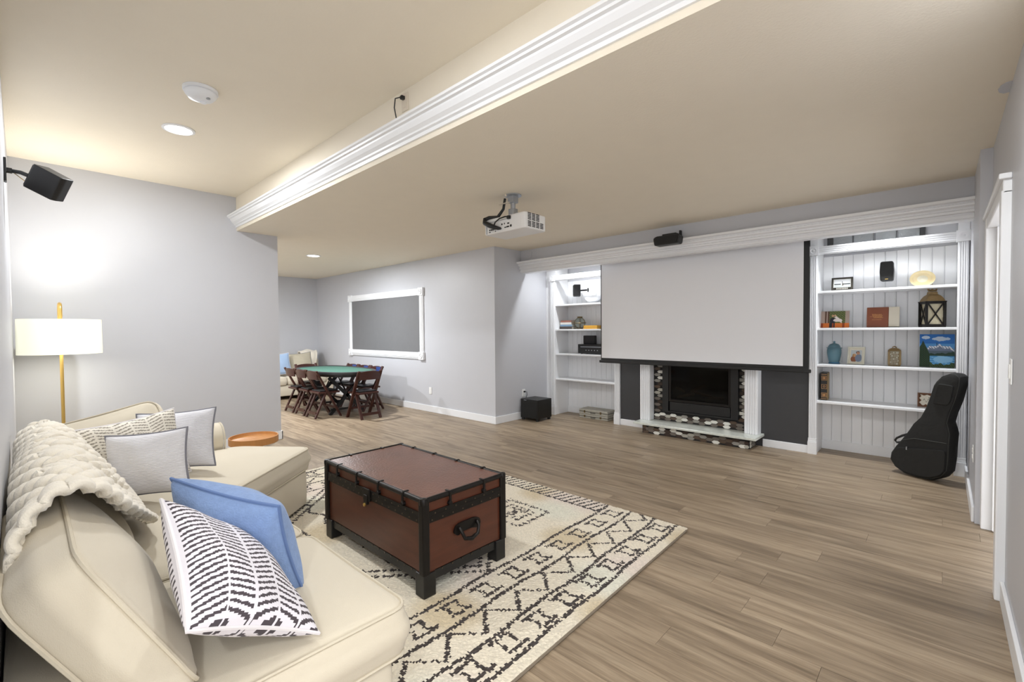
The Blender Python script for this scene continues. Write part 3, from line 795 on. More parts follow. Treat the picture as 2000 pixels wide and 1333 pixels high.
for (x, y) in ((-1.36, .74), (-2.1, .74), (-2.9, .62), (-3.52, 1.38), (-3.9, 1.1)):
    B().lathe([(.022, .021), (.03, .05)], (x - SO.x, y - SO.y, 0), 12).build('foot', M['blackwood'], sofa)
soft('seat_cushion', rp(-2.035, -1.262, .10, .855, .06), .285, .462, .045, .022, .016, 1.0)
soft('seat_cushion', rp(-2.835, -2.045, .10, .845, .06), .285, .462, .045, .026, .016, 2.0)
ch2 = [(-2.845, .06), (-2.845, .72), (-3.585, 1.535), (-4.06, 1.15), (-4.06, .06)]
soft('chaise_cushion', round_poly(ch2, [.05, .14, .09, .09, .05], 6), .285, .455, .05, .035, .016, 3.3)
soft('back_frame', rp(-4.2, -1.03, -.046, .08, .05), .035, .61, .05, .015, .0, welt=False)
arm = B().tube([(-4.10 - SO.x, -.02 - SO.y, .53), (-4.08 - SO.x, .5 - SO.y, .53), (-4.06 - SO.x, 1.03 - SO.y, .53)], .12, 22)
arm.box(-4.17 - SO.x, -3.985 - SO.x, -.03 - SO.y, 1.02 - SO.y, .035, .53)
ao = arm.build('arm', M['sofa'], sofa, smooth=True, bevel=.012)
B().tube([(-4.06 - SO.x + .117 * math.cos(a), 1.032 - SO.y, .53 + .117 * math.sin(a)) for a in [k * 2 * math.pi / 28 for k in range(28)]], .006, 6, closed=True).build('piping', M['sofaw'], ao, smooth=True)
def lean(xc, w, h, th, name='back_cushion', seed=1.0, crown=.04, base=(.295, .485), ang=28.7):
    a = math.radians(ang)
    ly = Vector((0, -math.sin(a), math.cos(a))); ln_ = Vector((0, math.cos(a), math.sin(a))); lx = ly.cross(ln_)
    m = Matrix((lx, ly, ln_)).transposed().to_4x4(); m.translation = (xc, base[0], base[1])
    return soft(name, rp(-w / 2, w / 2, .0, h, .07), -th, 0, .045, crown, .012, seed, m, wr=.009)
lean(-1.675, .75, .46, .15, seed=1.7, crown=.05)
lean(-2.455, .79, .43, .13, seed=2.9, crown=.03)
lean(-3.03, .34, .37, .11, seed=4.1, crown=.02)
# loose end cushion slumped against the arm
nrm = Vector((.86, -.20, .47)).normalized(); lx = Vector((.10, .92, .22)); lx = (lx - nrm * lx.dot(nrm)).normalized(); ly = nrm.cross(lx)
m = Matrix((lx, ly, nrm)).transposed().to_4x4(); m.translation = (-3.80, .40, .49)
soft('back_cushion', rp(-.33, .30, 0, .40, .08), -.14, 0, .045, .04, .012, 5.0, m, wr=.008)

# ------------------------------------------------------------------ knitted throw
def throw():
    prof = [(-.005, .80), (-.004, .85), (.02, .90), (.06, .93), (.10, .925), (.145, .88), (.20, .79), (.265, .69), (.32, .595), (.345, .52)]
    pr = [Vector(p) for p in prof]
    L_ = [0]
    for a, c in zip(pr, pr[1:]): L_.append(L_[-1] + (c - a).length)
    def at(s):
        d = s * L_[-1]
        for i in range(len(pr) - 1):
            if d <= L_[i + 1] + 1e-9:
                f = (d - L_[i]) / (L_[i + 1] - L_[i]); return pr[i].lerp(pr[i + 1], f)
        return pr[-1]
    nu, nv = 330, 170
    o = Vector((-2.3, .1, .55)); vs = []; fs = []
    for j in range(nv + 1):
        s = j / nv
        p = at(s); p0 = at(max(0, s - .06)); p1 = at(min(1, s + .06)); tg = (p1 - p0).normalized(); nr = Vector((-tg.y, tg.x)) * 1.0
        pm = (at(max(0, s - .05)) + at(max(0, s - .025)) + p + at(min(1, s + .025)) + at(min(1, s + .05))) / 5
        xn = -1.50 - .24 * min(1, s / .45) - .75 * max(0, (s - .45) / .55) ** 1.3
        xf = -3.28 + .25 * max(0, s - .5)
        for i in range(nu + 1):
            f = i / nu; x = xn + (xf - xn) * f
            dn = s * L_[-1]
            # bands across the throw: chunky rib edge, then popcorn and plain knit in turn
            d = xn - x; bandp = (d - .13) % .30
            rw = int(d / .066); fx = (d / .066) % 1.0 - .5; fz = ((dn + (.023 if rw % 2 else 0)) / .046) % 1.0 - .5
            pop = .021 * math.sqrt(max(0.0, 1 - (fx * fx + fz * fz) / .19))
            fine = .005 * abs(math.sin((d * .35 + dn) * math.pi / .022)) + .004 * abs(math.sin(d * math.pi / .045))
            braid = .011 * abs(math.sin((d * .9 + dn * .5) * math.pi / .055)) * (.5 + .5 * abs(math.sin((d * .9 - dn * .5) * math.pi / .055)))
            if d < .13: hh = .015 * abs(math.sin(dn * math.pi / .042)) ** .7 + .004 * abs(math.sin(d * math.pi / .03))
            elif s > .66: hh = braid
            else: hh = pop if (bandp < .17 or s < .2) else fine
            h = hh + .012 + .008 * math.sin(x * 5.2 + s * 4)
            sag = -.055 * math.sin(min(1, max(0, (f - .2) / .8)) * math.pi) * (s > 0) * max(0, s - .62)
            edge = .010 if (f < .03) else 0
            y = max(-.03, pm.x + nr.x * (h + edge)); z = pm.y + nr.y * (h + edge) + sag * .2 - .045 * f
            vs.append((x - o.x, y - o.y, z - o.z))
    for j in range(nv):
        for i in range(nu):
            a = j * (nu + 1) + i; fs.append((a, a + 1, a + nu + 2, a + nu + 1))
    ob = B().add(vs, fs).build('knitted_throw', M['throw'], smooth=True, loc=o, fix=False)
    ob.data.polygons.foreach_set('use_smooth', [True] * len(ob.data.polygons))
    md = ob.modifiers.new('thick', 'SOLIDIFY'); md.thickness = .022; md.offset = 0
    tag(ob, 'chunky cream knitted throw draped over the sofa back', 'throw blanket')
throw()

# ------------------------------------------------------------------ throw pillows
def pillow_geo(w, h, t, n=44, sag=0.0, tw=0.0):
    def pos(side):
        def f(u, v):
            a, c = 2 * u - 1, 2 * v - 1
            x = w / 2 * a * (1 - .085 * (1 - c * c)); z = h / 2 * c * (1 - .085 * (1 - a * a))
            y = t / 2 * max(0, (1 - a * a) * (1 - c * c)) ** .42
            y += .006 * math.sin(a * 5 + c * 3) * (1 - a * a) * (1 - c * c) + .006 * math.sin(9 * a * c + 1) * (1 - a * a) * (1 - c * c)
            bend = tw * a * c + sag * (1 - a * a)
            return (x, -side * y + bend, z)
        return f
    return pos
def pillow(name, label, w, h, t, c, xa, nrm, material, colf=None, n=44, sag=0.0, tw=0.0, piping='piping_same', cat='pillow'):
    nrm = Vector(nrm).normalized(); xa = Vector(xa); xa = (xa - nrm * xa.dot(nrm)).normalized(); za = xa.cross(-nrm)
    m = Matrix((xa, -nrm, za)).transposed()
    o = thing(name, label, cat, c); o.rotation_euler = m.to_euler()
    pos = pillow_geo(w, h, t, n, sag, tw)
    if colf:
        v1, f1, c1 = grid_print(n, n, pos(1), colf); v2, f2, c2 = grid_print(n, n, pos(-1), colf)
        k = len(v1); build_print('cover', v1 + v2, f1 + [tuple(reversed([i + k for i in q])) for q in f2], c1 + c2, material, o, smooth=True)
    else:
        v1, f1, _ = grid_print(n, n, pos(1), lambda u, v: 0); v2, f2, _ = grid_print(n, n, pos(-1), lambda u, v: 0)
        k = len(v1); B().add(v1 + v2, f1 + [tuple(reversed([i + k for i in q])) for q in f2]).build('cover', material, o, smooth=True, fix=False)
        for p in o.children[0].data.polygons: p.use_smooth = True
    f = pos(1); E = [k / 22 for k in range(22)]
    ring = [f(e, 0) for e in E] + [f(1, e) for e in E] + [f(1 - e, 1) for e in E] + [f(0, 1 - e) for e in E]
    B().tube(ring, .0055, 6, closed=True).build('seam_piping', M[piping], o, smooth=True)
    return o
M['greyrib'] = mat('lavender_grey_rib', rgb(224, 223, 228), .95, var=.03, bump=.5, wave=('Z', 42, .6), sheen=.2)
M['blueknit'] = mat('chambray_knit', rgb(126, 152, 196), .95, var=.14, vscale=45, bump=.6, bscale=150, sheen=.2)
M['bluepipe'] = mat('chambray_piping', rgb(98, 122, 168), .95, var=.1)
M['greypipe'] = mat('grey_piping', rgb(128, 128, 136), .9, var=.05)
M['piping_same'] = mat('white_piping', rgb(226, 222, 224), .9, var=.03)
M['cotton'] = attr_mat('printed_cotton', .95, .15, 500, .1)
def herring(dark, light, nb, k, duty, slope):
    r = random.Random(5); D_ = rgb(*dark)[:3]; Lc = rgb(*light)[:3]
    def f(u, v):
        bnd = u * nb; i = int(bnd); fr = bnd - i; s = 1 if i % 2 else -1
        ph = v * k + s * fr * slope + .04 * math.sin(v * 60 + u * 31)
        on = (ph % 1.0) < duty + .06 * math.sin(u * 90 + v * 47)
        if fr < .05 or fr > .95: on = False
        return D_ if on else Lc
    return f
pillow('throw_pillow', 'white pillow with broken dark herringbone stripes on the near seat', .38, .46, .17, (-1.473, .392, .655), (-.221, .746, -.628), (.21, .666, .716), M['cotton'],
       herring((76, 69, 74), (226, 222, 228), 5, 24, .42, 1.1), n=150, tw=.03)
pillow('throw_pillow', 'blue chambray knit pillow leaning behind the dark herringbone one', .45, .38, .22, (-1.74, .495, .662), (.908, .401, -.124), (.322, -.854, -.409), M['blueknit'], piping='bluepipe', tw=.01)
pillow('throw_pillow', 'front grey ribbed pillow standing beside the knitted throw', .42, .33, .15, (-3.01, .435, .668), (.70, .70, .10), (.70, -.70, .10), M['greyrib'], piping='greypipe')
pillow('throw_pillow', 'rear grey ribbed pillow leaning near the rolled sofa arm', .45, .36, .15, (-3.46, .64, .683), (.60, .80, .06), (.78, -.60, .20), M['greyrib'], piping='greypipe')
pillow('throw_pillow', 'cream pillow with thin taupe herringbone lines between the grey pillows', .50, .40, .15, (-3.32, .42, .67), (-.30, .92, .08), (.92, .25, .25), M['cotton'],
       herring((150, 143, 130), (236, 230, 218), 6, 22, .32, 1.2), n=110)

# ------------------------------------------------------------------ side table, floor lamp, wall speaker
t = thing('side_table', 'round honey wood side table behind the chaise', 'side table', (-4.55, 1.42, 0))
B().lathe([(0, .372), (.188, .372), (.192, .376), (.192, .402), (.20, .402), (.20, .345), (0, .345)], n=40).build('tray_top', M['woodtable'], t, smooth=True)
for k in range(3):
    a = k * 2.094 + .4
    B().tube([(.08 * math.cos(a), .08 * math.sin(a), .346), (.11 * math.cos(a), .11 * math.sin(a), 0)], [.018, .013], 10).build('leg', M['woodtable'], t, smooth=True)
t = thing('floor_lamp', 'brass floor lamp with glowing drum shade in the corner', 'lamp', (-5.55, .232, 0))
B().lathe([(.14, 0), (.14, .012), (.13, .02), (.02, .024)], n=32).build('base', M['brass'], t, smooth=True)
B().lathe([(.0125, .02), (.0125, 1.50)], n=14).build('pole', M['brass'], t, smooth=True)
B().tube([(0, 0, 1.49), (0, 0, 1.56), (-.012, 0, 1.592), (-.045, 0, 1.605), (-.08, 0, 1.59), (-.092, 0, 1.55), (-.092, 0, 1.40)], .0145, 12).build('hook', M['brass'], t, smooth=True)
o = B().lathe([(.268, 1.172), (.266, 1.468), (.263, 1.468), (.265, 1.172)], n=48); o.f += [(3 * 48 + j, 3 * 48 + (j + 1) % 48, (j + 1) % 48, j) for j in range(48)]
o.build('drum_shade', M['lamp_shade'], t, smooth=True)
B().lathe([(.0, 1.26), (.035, 1.28), (.042, 1.32), (.03, 1.36), (.014, 1.39)], (-.07, 0, 0), 16).build('bulb', M['lens'], t, smooth=True)
for s in (1, -1):
    area_light('lamp_glow', (0, 0, 1.475 if s > 0 else 1.165), LAMP_W * (.8 if s > 0 else .45), .46, WARM, (math.pi, 0, 0) if s > 0 else (0, 0, 0), math.radians(115 if s > 0 else 170), t)
t = thing('wall_speaker', 'black surround speaker on bracket high on the left wall', 'speaker', (-4.1, -.05, 2.33))
B().box(-.03, .03, .0005, .012, -.07, .07).build('wall_plate', M['black'], t, bevel=.003)
B().lathe([(.017, .012), (.017, .035)], (0, 0, .0), 12, 'y').tube([(0, .03, .0), (.03, .07, -.008), (.055, .115, -.03)], .012, 8).build('arm', M['black'], t, smooth=True)
mm = Matrix.Translation((.085, .19, -.06)) @ Matrix.Scale(.8, 4) @ Euler((math.radians(-30), math.radians(8), math.radians(-38)), 'XYZ').to_matrix().to_4x4()
B().prism(round_poly([(-.07, -.10), (.07, -.10), (.06, .09), (.02, .10), (-.07, .09)], .012, 3), -.095, .095, 'z', mm).build('cabinet', M['black'], t, bevel=.004)
B().box(-.062, .062, -.106, -.1, -.085, .085, mm).build('grille', M['blackcloth'], t, bevel=.003)
B().tube([(.01, .04, -.01), (.035, .09, -.06), (.06, .14, -.10), (.08, .16, -.11)], .0022, 5).build('speaker_wire', M['brass'], t, smooth=True)

# ------------------------------------------------------------------ guitar bag
bagpts = [(0.043, 0.878), (0.082, 0.926), (0.134, 0.951), (0.172, 0.949), (0.201, 0.925), (0.198, 0.864), (0.175, 0.747), (0.138, 0.625), (0.12, 0.537), (0.134, 0.485), (0.144, 0.441), (0.136, 0.338), (0.131, 0.219), (0.119, 0.115), (0.08, 0.056), (0.0, 0.008), (-0.106, 0.001), (-0.203, 0.008), (-0.28, 0.047), (-0.321, 0.105), (-0.313, 0.168), (-0.275, 0.238), (-0.222, 0.319), (-0.177, 0.396), (-0.134, 0.479), (-0.077, 0.548), (-0.036, 0.636), (-0.002, 0.746), (0.024, 0.844)]
t = thing('guitar_bag', 'black soft guitar bag leaning in the corner by the right bookcase', 'guitar bag', (-.062, 5.375, .002), math.radians(-30))
fine = resample(bagpts, .03); n = len(fine); cxy = Vector((0.02, .40))
vs = []; fs = []
layers = [(.03, -.012), (.006, -.004), (0, .010), (-.006, .06), (0, .105), (.02, .115)]
for ins, y in layers:
    for p in fine:
        d = Vector(p) - cxy; l = d.length; q = cxy + d * ((l - ins) / l); vs.append((q.x, y, max(.0, q.y)))
for i in range(len(layers) - 1):
    for j in range(n): fs.append((i * n + j, i * n + (j + 1) % n, (i + 1) * n + (j + 1) % n, (i + 1) * n + j))
fs.append(tuple(range(n - 1, -1, -1))); fs.append(tuple((len(layers) - 1) * n + j for j in range(n)))
B().add(vs, fs).build('bag_body', M['blackcloth'], t, smooth=True)
def inset(p, k, y):
    d = Vector(p) - cxy; l = d.length; q = cxy + d * ((l - k) / l); return (q.x, y, max(.012, q.y))
B().tube([inset(p, .008, -.003) for p in fine], .0035, 5, closed=True).build('front_piping', M['blackseam'], t, smooth=True)
pk = [(-.25, .24), (.12, .30), (.115, .12), (.08, .07), (0, .03), (-.10, .022), (-.2, .03), (-.27, .065), (-.30, .12)]
pk2 = round_poly(pk, .03, 3)
B().prism(pk2, -.028, -.010, 'y').build('front_pocket', M['blackcloth'], t, bevel=.006)
up_ = [(.06, .86), (.17, .85), (.15, .72), (.13, .68), (.02, .68), (.035, .76)]
B().prism(round_poly(up_, .02, 3), -.024, -.010, 'y').build('upper_pocket', M['blackcloth'], t, bevel=.005)
B().tube([(-.20, -.026, .315), (-.11, -.026, .35), (.13, -.026, .36)], .004, 5).build('zipper', M['blackseam'], t, smooth=True)
B().box(-.172, -.164, -.034, -.026, .235, .262).build('zip_pull', M['steel'], t)
B().tube([(-.185, .03, .37), (-.235, .02, .345), (-.275, .01, .315), (-.29, .01, .29), (-.275, .01, .275), (-.24, .02, .283)], [.012, .010, .009, .009, .009, .011], 7).build('carry_handle', M['black'], t, smooth=True)

# ------------------------------------------------------------------ card table and folding chairs
t = thing('poker_table', 'oval green felt poker table with dark padded rail', 'table', (-7.57, 3.645, 0))
def oval(a, c, n=48, p=2.6):
    return [(a * math.copysign(abs(math.cos(k * 2 * math.pi / n)) ** (2 / p), math.cos(k * 2 * math.pi / n)), c * math.copysign(abs(math.sin(k * 2 * math.pi / n)) ** (2 / p), math.sin(k * 2 * math.pi / n))) for k in range(n)]
B().prism(oval(.875, .43), .666, .696, 'z').build('felt_top', M['felt'], t)
M['rail'] = mat('grey_black_rail', rgb(46, 46, 48), .35, var=.05)
ra = B(); o1, o2 = oval(.93, .48), oval(.87, .425); n = len(o1); v = []; f = []
for z, pl in ((.668, o1), (.70, o1), (.71, [(p[0] * .97, p[1] * .95) for p in o1]), (.71, [(p[0] * 1.03, p[1] * 1.05) for p in o2]), (.695, o2), (.66, o2)): v += [(p[0], p[1], z) for p in pl]
for i in range(5):
    for j in range(n): f.append((i * n + j, i * n + (j + 1) % n, (i + 1) * n + (j + 1) % n, (i + 1) * n + j))
ra.add(v, f).build('padded_rail', M['rail'], t, smooth=True)
B().prism(oval(.86, .42), .625, .664, 'z').build('table_skirt', M['blackwood'], t)
for sx in (-1, 1):
    for sy in (-1, 1):
        B().bar((sx * .42, sy * -.30, .60), (sx * .42, sy * .30, .0), .035, .05).build('folding_leg', M['blackwood'], t)
    B().bar((sx * .42, -.28, .08), (sx * .42, .28, .08), .03, .03).build('leg_spreader', M['blackwood'], t)
    B().tube([(sx * .42, 0, .3), (sx * .1, 0, .60)], .009, 8).build('leg_brace', M['iron'], t)
def make_chair(label, loc, rz, blue=False):
    c = thing('folding_chair', label, 'chair', loc, rz, 'folding chairs around the card table')
    for s in (-1, 1):
        B().bar((s * .185, -.185, .735), (s * .185, .20, .0), .028, .045, (1, 0, 0)).build('back_rail', M['mahog'], c, bevel=.004)
        B().bar((s * .155, -.02, .40), (s * .155, -.20, .0), .026, .04, (1, 0, 0)).build('rear_leg', M['mahog'], c, bevel=.004)
    n = 10; v = []; f = []
    for i in range(n + 1):
        x = -.175 + .35 * i / n; y = -.168 - .022 * (1 - (x / .175) ** 2); zt = .715 + .018 * (1 - (x / .175) ** 2)
        v += [(x, y, .60), (x, y + .016, .60), (x, y - .01 + .016 - .05 * 0, zt), (x, y - .01, zt)]
    for i in range(n):
        for k in range(4): f.append((i * 4 + k, i * 4 + (k + 1) % 4, i * 4 + 4 + (k + 1) % 4, i * 4 + 4 + k))
    f += [(3, 2, 1, 0), tuple(n * 4 + k for k in range(4))]
    bk = B().add(v, f).build('backrest', M['mahog'], c)
    if blue: B().box(-.14, .0, -.172, -.166, .645, .722).build('painted_reflection', M['bluereflect'], bk)  # thin box coloured as a blue reflection on the backrest
    B().box(-.17, .17, -.14, .20, .375, .405).build('seat_frame', M['mahog'], c, bevel=.006)
    B().box(-.145, .145, -.115, .18, .405, .425).build('seat_pad', M['vinyl'], c, bevel=.008)
    B().box(-.145, .145, -.185, -.165, .055, .095).build('rear_stretcher', M['mahog'], c)
    B().box(-.175, .175, .115, .135, .13, .165).build('front_stretcher', M['mahog'], c)
    return c
make_chair('dark folding chair on the near long side, nearest the end wall', (-8.005, 3.245, 0), 0)
make_chair('dark folding chair in the middle of the near long side', (-7.575, 3.245, 0), 0)
make_chair('dark folding chair on the near long side, farthest right', (-7.155, 3.245, 0), 0)
make_chair('dark folding chair at the right end of the card table', (-6.575, 3.64, 0), math.pi / 2)
make_chair('dark folding chair at the far end of the card table before the sofa', (-8.60, 3.66, 0), -math.pi / 2)
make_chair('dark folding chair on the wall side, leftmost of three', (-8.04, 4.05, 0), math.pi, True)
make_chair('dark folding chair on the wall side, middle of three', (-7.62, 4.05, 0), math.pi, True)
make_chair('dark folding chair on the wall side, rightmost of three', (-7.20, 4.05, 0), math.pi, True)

# ------------------------------------------------------------------ far sofa with pillows and blanket
SO2 = Vector((-9.85, 3.2, 0)); fs_ = thing('far_sofa', 'cream sofa against the far wall behind the card table', 'sofa', SO2)
def soft2(name, poly, z0, z1, r, crown, m=None, seed=1.0):
    vs, fq, wt, wb = padded(poly, z0, z1, r, crown, .01, .06, seed)
    T = Matrix.Translation(-SO2) if m is None else Matrix.Translation(-SO2) @ m
    return B().add(vs, fq, T).build(name, M['sofa'], fs_, smooth=True)
soft2('base', rp(-10.3, -9.45, 1.8, 4.5, .03), .07, .28, .02, 0)
for yy in (1.95, 4.3):
    for xx in (-10.2, -9.55): B().lathe([(.025, 0), (.03, .08)], (xx - SO2.x, yy - SO2.y, 0), 10).build('foot', M['blackwood'], fs_)
for i in range(3): soft2('seat_cushion', rp(-10.15, -9.42, 2.0 + i * .79, 2.78 + i * .79, .05), .28, .45, .04, .03, seed=i)
soft2('back_frame', rp(-10.33, -10.1, 1.8, 4.5, .05), .07, .76, .05, .01)
for y0 in (1.78, 4.36): soft2('arm', rp(-10.3, -9.45, y0, y0 + .17, .05), .07, .56, .06, .02)
for i in range(3):
    a = math.radians(16); ly = Vector((-math.sin(a), 0, math.cos(a))); nn_ = Vector((math.cos(a), 0, math.sin(a))); lx = ly.cross(nn_)
    m = Matrix((lx, ly, nn_)).transposed().to_4x4(); m.translation = (-9.88, 2.39 + i * .79, .45)
    soft2('back_cushion', rp(-.38, .38, 0, .42, .08), -.17, 0, .05, .05, m, seed=i + 3.0)
M['skyblue'] = mat('sky_blue_cotton', rgb(166, 190, 220), .9, var=.04)
M['oat'] = mat('oat_linen', rgb(186, 178, 158), .95, var=.08, vscale=30)
pillow('throw_pillow', 'sky blue pillow on the far sofa', .50, .44, .16, (-9.62, 3.46, .69), (0, 1, .06), (.9, -.05, .25), M['skyblue'], n=20)
pillow('throw_pillow', 'oat linen pillow on the far sofa beside the blanket', .46, .42, .16, (-9.70, 3.95, .70), (.15, 1, .1), (.9, -.1, .3), M['oat'], n=20, piping='greypipe')
ob = B(); nu, nv = 24, 30; v = []; f = []
pf = [(-10.27, .80), (-10.26, .86), (-10.22, .89), (-10.08, .90), (-9.98, .86), (-9.93, .74), (-9.90, .62), (-9.89, .56)]
for j in range(nv + 1):
    q = j / nv * (len(pf) - 1); i0 = min(int(q), len(pf) - 2); ft = q - i0
    px_, pz_ = pf[i0][0] * (1 - ft) + pf[i0 + 1][0] * ft, pf[i0][1] * (1 - ft) + pf[i0 + 1][1] * ft
    for i in range(nu + 1):
        yy = 4.02 + (.42 - .12 * j / nv) * i / nu + .10 * (1 - j / nv)
        v.append((px_ + .02 + .012 * math.sin(yy * 40 + j * .3), yy - 0, pz_ + .015 + .018 * math.sin(yy * 22 + j * .2)))
for j in range(nv):
    for i in range(nu): a = j * (nu + 1) + i; f.append((a, a + 1, a + nu + 2, a + nu + 1))
ob.add([(p[0] + 10.1, p[1] - 4.2, p[2] - .6) for p in v], f)
bl = ob.build('folded_blanket', M['throw'], smooth=True, loc=(-10.1, 4.2, .6)); md = bl.modifiers.new('thick', 'SOLIDIFY'); md.thickness = .03; md.offset = 1
tag(bl, 'cream blanket folded over the back of the far sofa', 'blanket')

# ------------------------------------------------------------------ things on the right bookcase
def frame(name, label, cat, x, y, z, w, h, fwid, fmat, colf, nx=40, ny=30, tilt=-8, rz=0, depth=.015, mount=None, back=True):
    t = thing(name, label, cat, (x, y, z)); t.rotation_euler = (math.radians(tilt), 0, math.radians(rz))
    b = B().box(-w / 2, w / 2, 0, .004, 0, h)
    if fwid:
        b.box(-w / 2, w / 2, -depth, 0, 0, fwid).box(-w / 2, w / 2, -depth, 0, h - fwid, h).box(-w / 2, -w / 2 + fwid, -depth, 0, fwid, h - fwid).box(w / 2 - fwid, w / 2, -depth, 0, fwid, h - fwid)
    b.build('frame', fmat, t, bevel=.001)
    picture('picture', w - 2 * fwid, h - 2 * fwid, nx, ny, colf, t, (0, -.002, fwid))
    if back: B().bar((0, .004, h * .75), (0, .07, .012), .03, .004, (1, 0, 0)).build('easel_back', M['black'], t)
    return t
def C3(*c): return rgb(*c)[:3]
r_ = random.Random(2)
def ell(u, v, cx, cy, rx, ry): return ((u - cx) / rx) ** 2 + ((v - cy) / ry) ** 2 < 1
def f_lake(u, v):
    if v < .2: return C3(225, 222, 210) if (.18 < u < .82 and (.04 < v < .10 or .13 < v < .18) and (int(u * 40) % 3 != 0)) else C3(52, 48, 40)
    if u < .05 or u > .95 or v > .95: return C3(238, 238, 232)
    if .48 < v < .58 and not (.42 < u < .5): return C3(70, 78, 74)
    if ell(u, v, .53, .5, .04, .13): return C3(92, 70, 52)
    if v < .42: return C3(206, 210, 206) if (int(u * 30 + v * 60) % 5) else C3(170, 178, 176)
    return C3(236, 238, 238)
M['darkframe'] = mat('dark_olive_frame', rgb(52, 48, 40), .5, var=.1)
M['woodframe'] = mat('walnut_frame', rgb(110, 70, 42), .5, var=.2, vscale=20)
M['creamframe'] = mat('distressed_cream_frame', rgb(226, 222, 204), .6, var=.12, vscale=30)
frame('picture_frame', 'small dark frame with lake picture on the top shelf', 'picture frame', -.776, 5.93, SHR[0] + .002, .185, .142, .016, M['darkframe'], f_lake)
# satellite speaker hung on the beadboard
def satellite(label, x, z, w, h, rz, y0, mount_dx):
    t = thing('satellite_speaker', label, 'speaker', (x, y0, z)); t.rotation_euler = (0, 0, rz)
    B().prism(round_poly([(-w / 2 * .9, -h / 2), (w / 2 * .9, -h / 2), (w / 2, 0), (w / 2 * .9, h / 2), (-w / 2 * .9, h / 2), (-w / 2, 0)], .018, 4), -.10, .0, 'y').build('cabinet', M['black'], t, bevel=.006)
    B().prism(round_poly([(-w / 2 * .8, -h / 2 * .9), (w / 2 * .8, -h / 2 * .9), (w / 2 * .9, 0), (w / 2 * .8, h / 2 * .9), (-w / 2 * .8, h / 2 * .9), (-w / 2 * .9, 0)], .015, 4), -.106, -.099, 'y').build('grille', M['blackcloth'], t)
    B().box(-.012, .012, -.108, -.105, -h / 2 * .85, -h / 2 * .85 + .006).build('badge', M['brass'], t)
    return t
s1 = satellite('black satellite speaker hung between the lake picture and shell plate', -.412, 1.905, .112, .195, 0, 6.03, 0)
B().lathe([(.018, .0), (.018, .054)], (0, 0, 0), 12, 'y').build('wall_mount', M['black'], s1)
s2 = satellite('black satellite speaker angled on the left bookcase', -4.10, 1.945, .13, .185, math.radians(-48), 5.93, .1)
B().tube([(0, -.01, 0), (.06, .04, 0), (.10, .09, 0)], .012, 8).lathe([(.03, .10), (.03, .115)], (.10, 0, 0), 14, 'y').build('wall_mount', M['black'], s2)
def shell():
    t = thing('shell_plate', 'oval pearly shell plate standing on the top shelf', 'plate', (-.145, 5.96, SHR[0] + .001)); t.rotation_euler = (math.radians(-12), 0, 0)
    M['pearl'] = mat('mother_of_pearl', rgb(238, 216, 168), .22, var=.22, vscale=12)
    M['pearl_in'] = mat('pearl_bowl', rgb(246, 236, 210), .2, var=.15, vscale=16)
    m = Matrix.Translation((0, 0, .082)) @ Matrix.Diagonal((1, 1, .86, 1))
    B().lathe([(.092, 0), (.094, -.012), (.07, -.004), (.064, .006), (0, .008)], n=36, axis='y', m=m).build('rim', M['pearl'], t, smooth=True)
    B().lathe([(.066, .003), (.04, .0), (.018, -.006), (0, -.008)], n=28, axis='y', m=m).build('centre', M['pearl_in'], t, smooth=True)
    B().box(-.05, .05, -.03, .03, 0, .008).bar((0, .02, .005), (0, .03, .06), .02, .004, (1, 0, 0)).build('stand', M['creamframe'], t)
shell()
def f_wed(u, v):
    if v < .27:
        if .30 < u < .50 and not (.40 < u < .46): return C3(40, 36, 40)
        return C3(214, 116, 52) if (int(u * 13) % 5) else C3(150, 70, 40)
    if ell(u, v, .43, .72, .045, .07): return C3(196, 150, 116)
    if ell(u, v, .51, .72, .04, .06): return C3(206, 170, 130)
    if ell(u, v, .60, .45, .16, .10) or (.47 < u < .75 and abs(v - (.72 - (u - .48) * 1.5)) < .08): return C3(226, 214, 208)
    if ell(u, v, .42, .42, .10, .20): return C3(40, 40, 50)
    if u < .14 or (.2 < u < .25) or u > .86: return C3(168, 148, 136)
    if u < .30: return C3(92, 66, 52)
    return C3(78, 88, 56) if (int(u * 31) + int(v * 23)) % 3 else C3(120, 124, 70)
frame('photo_block', 'gallery-wrapped wedding photo with orange wall on the second shelf', 'photo', -.84, 5.95, SHR[1] + .002, .25, .18, .0, M['woodframe'], f_wed, 50, 36, -10)
t = thing('photo_album', 'brown and cream keepsake album leaning on the second shelf', 'album', (-.44, 5.97, SHR[1] + .003)); t.rotation_euler = (math.radians(-8), 0, 0)
M['album_brown'] = mat('tan_leatherette', rgb(126, 64, 34), .4, var=.12); M['album_cream'] = mat('cream_linen_cover', rgb(214, 206, 188), .8, var=.06)
B().box(-.13, .045, -.016, 0, 0, .205).build('brown_cover', M['album_brown'], t, bevel=.004)
B().box(.045, .13, -.0155, 0, .004, .205).build('cream_cover', M['album_cream'], t, bevel=.004)
B().box(-.126, .126, 0, .014, .003, .202).build('pages', M['black'], t)
M['gold'] = mat('gold_foil', rgb(218, 160, 96), .4, var=.05)
def script(x0, x1, z, amp, n, seed):
    rr = random.Random(seed); pts = []
    k = n * 8
    for i in range(k + 1):
        f = i / k; ph = f * n * 2 * math.pi
        pts.append((x0 + (x1 - x0) * f + amp * .45 * math.cos(ph), -.0172, z + amp * math.sin(ph) * (.6 + .6 * rr.random())))
    return pts
g = B().tube(script(-.085, -.005, .125, .010, 7, 1), .0013, 5).tube(script(-.075, -.002, .103, .009, 7, 2), .0013, 5).tube([(-.105, -.0172, .108), (-.085, -.0172, .112), (-.07, -.0172, .108)], .0012, 5)
for i in range(9): g.box(-.085 + i * .0085, -.080 + i * .0085, -.0172, -.016, .074, .078)
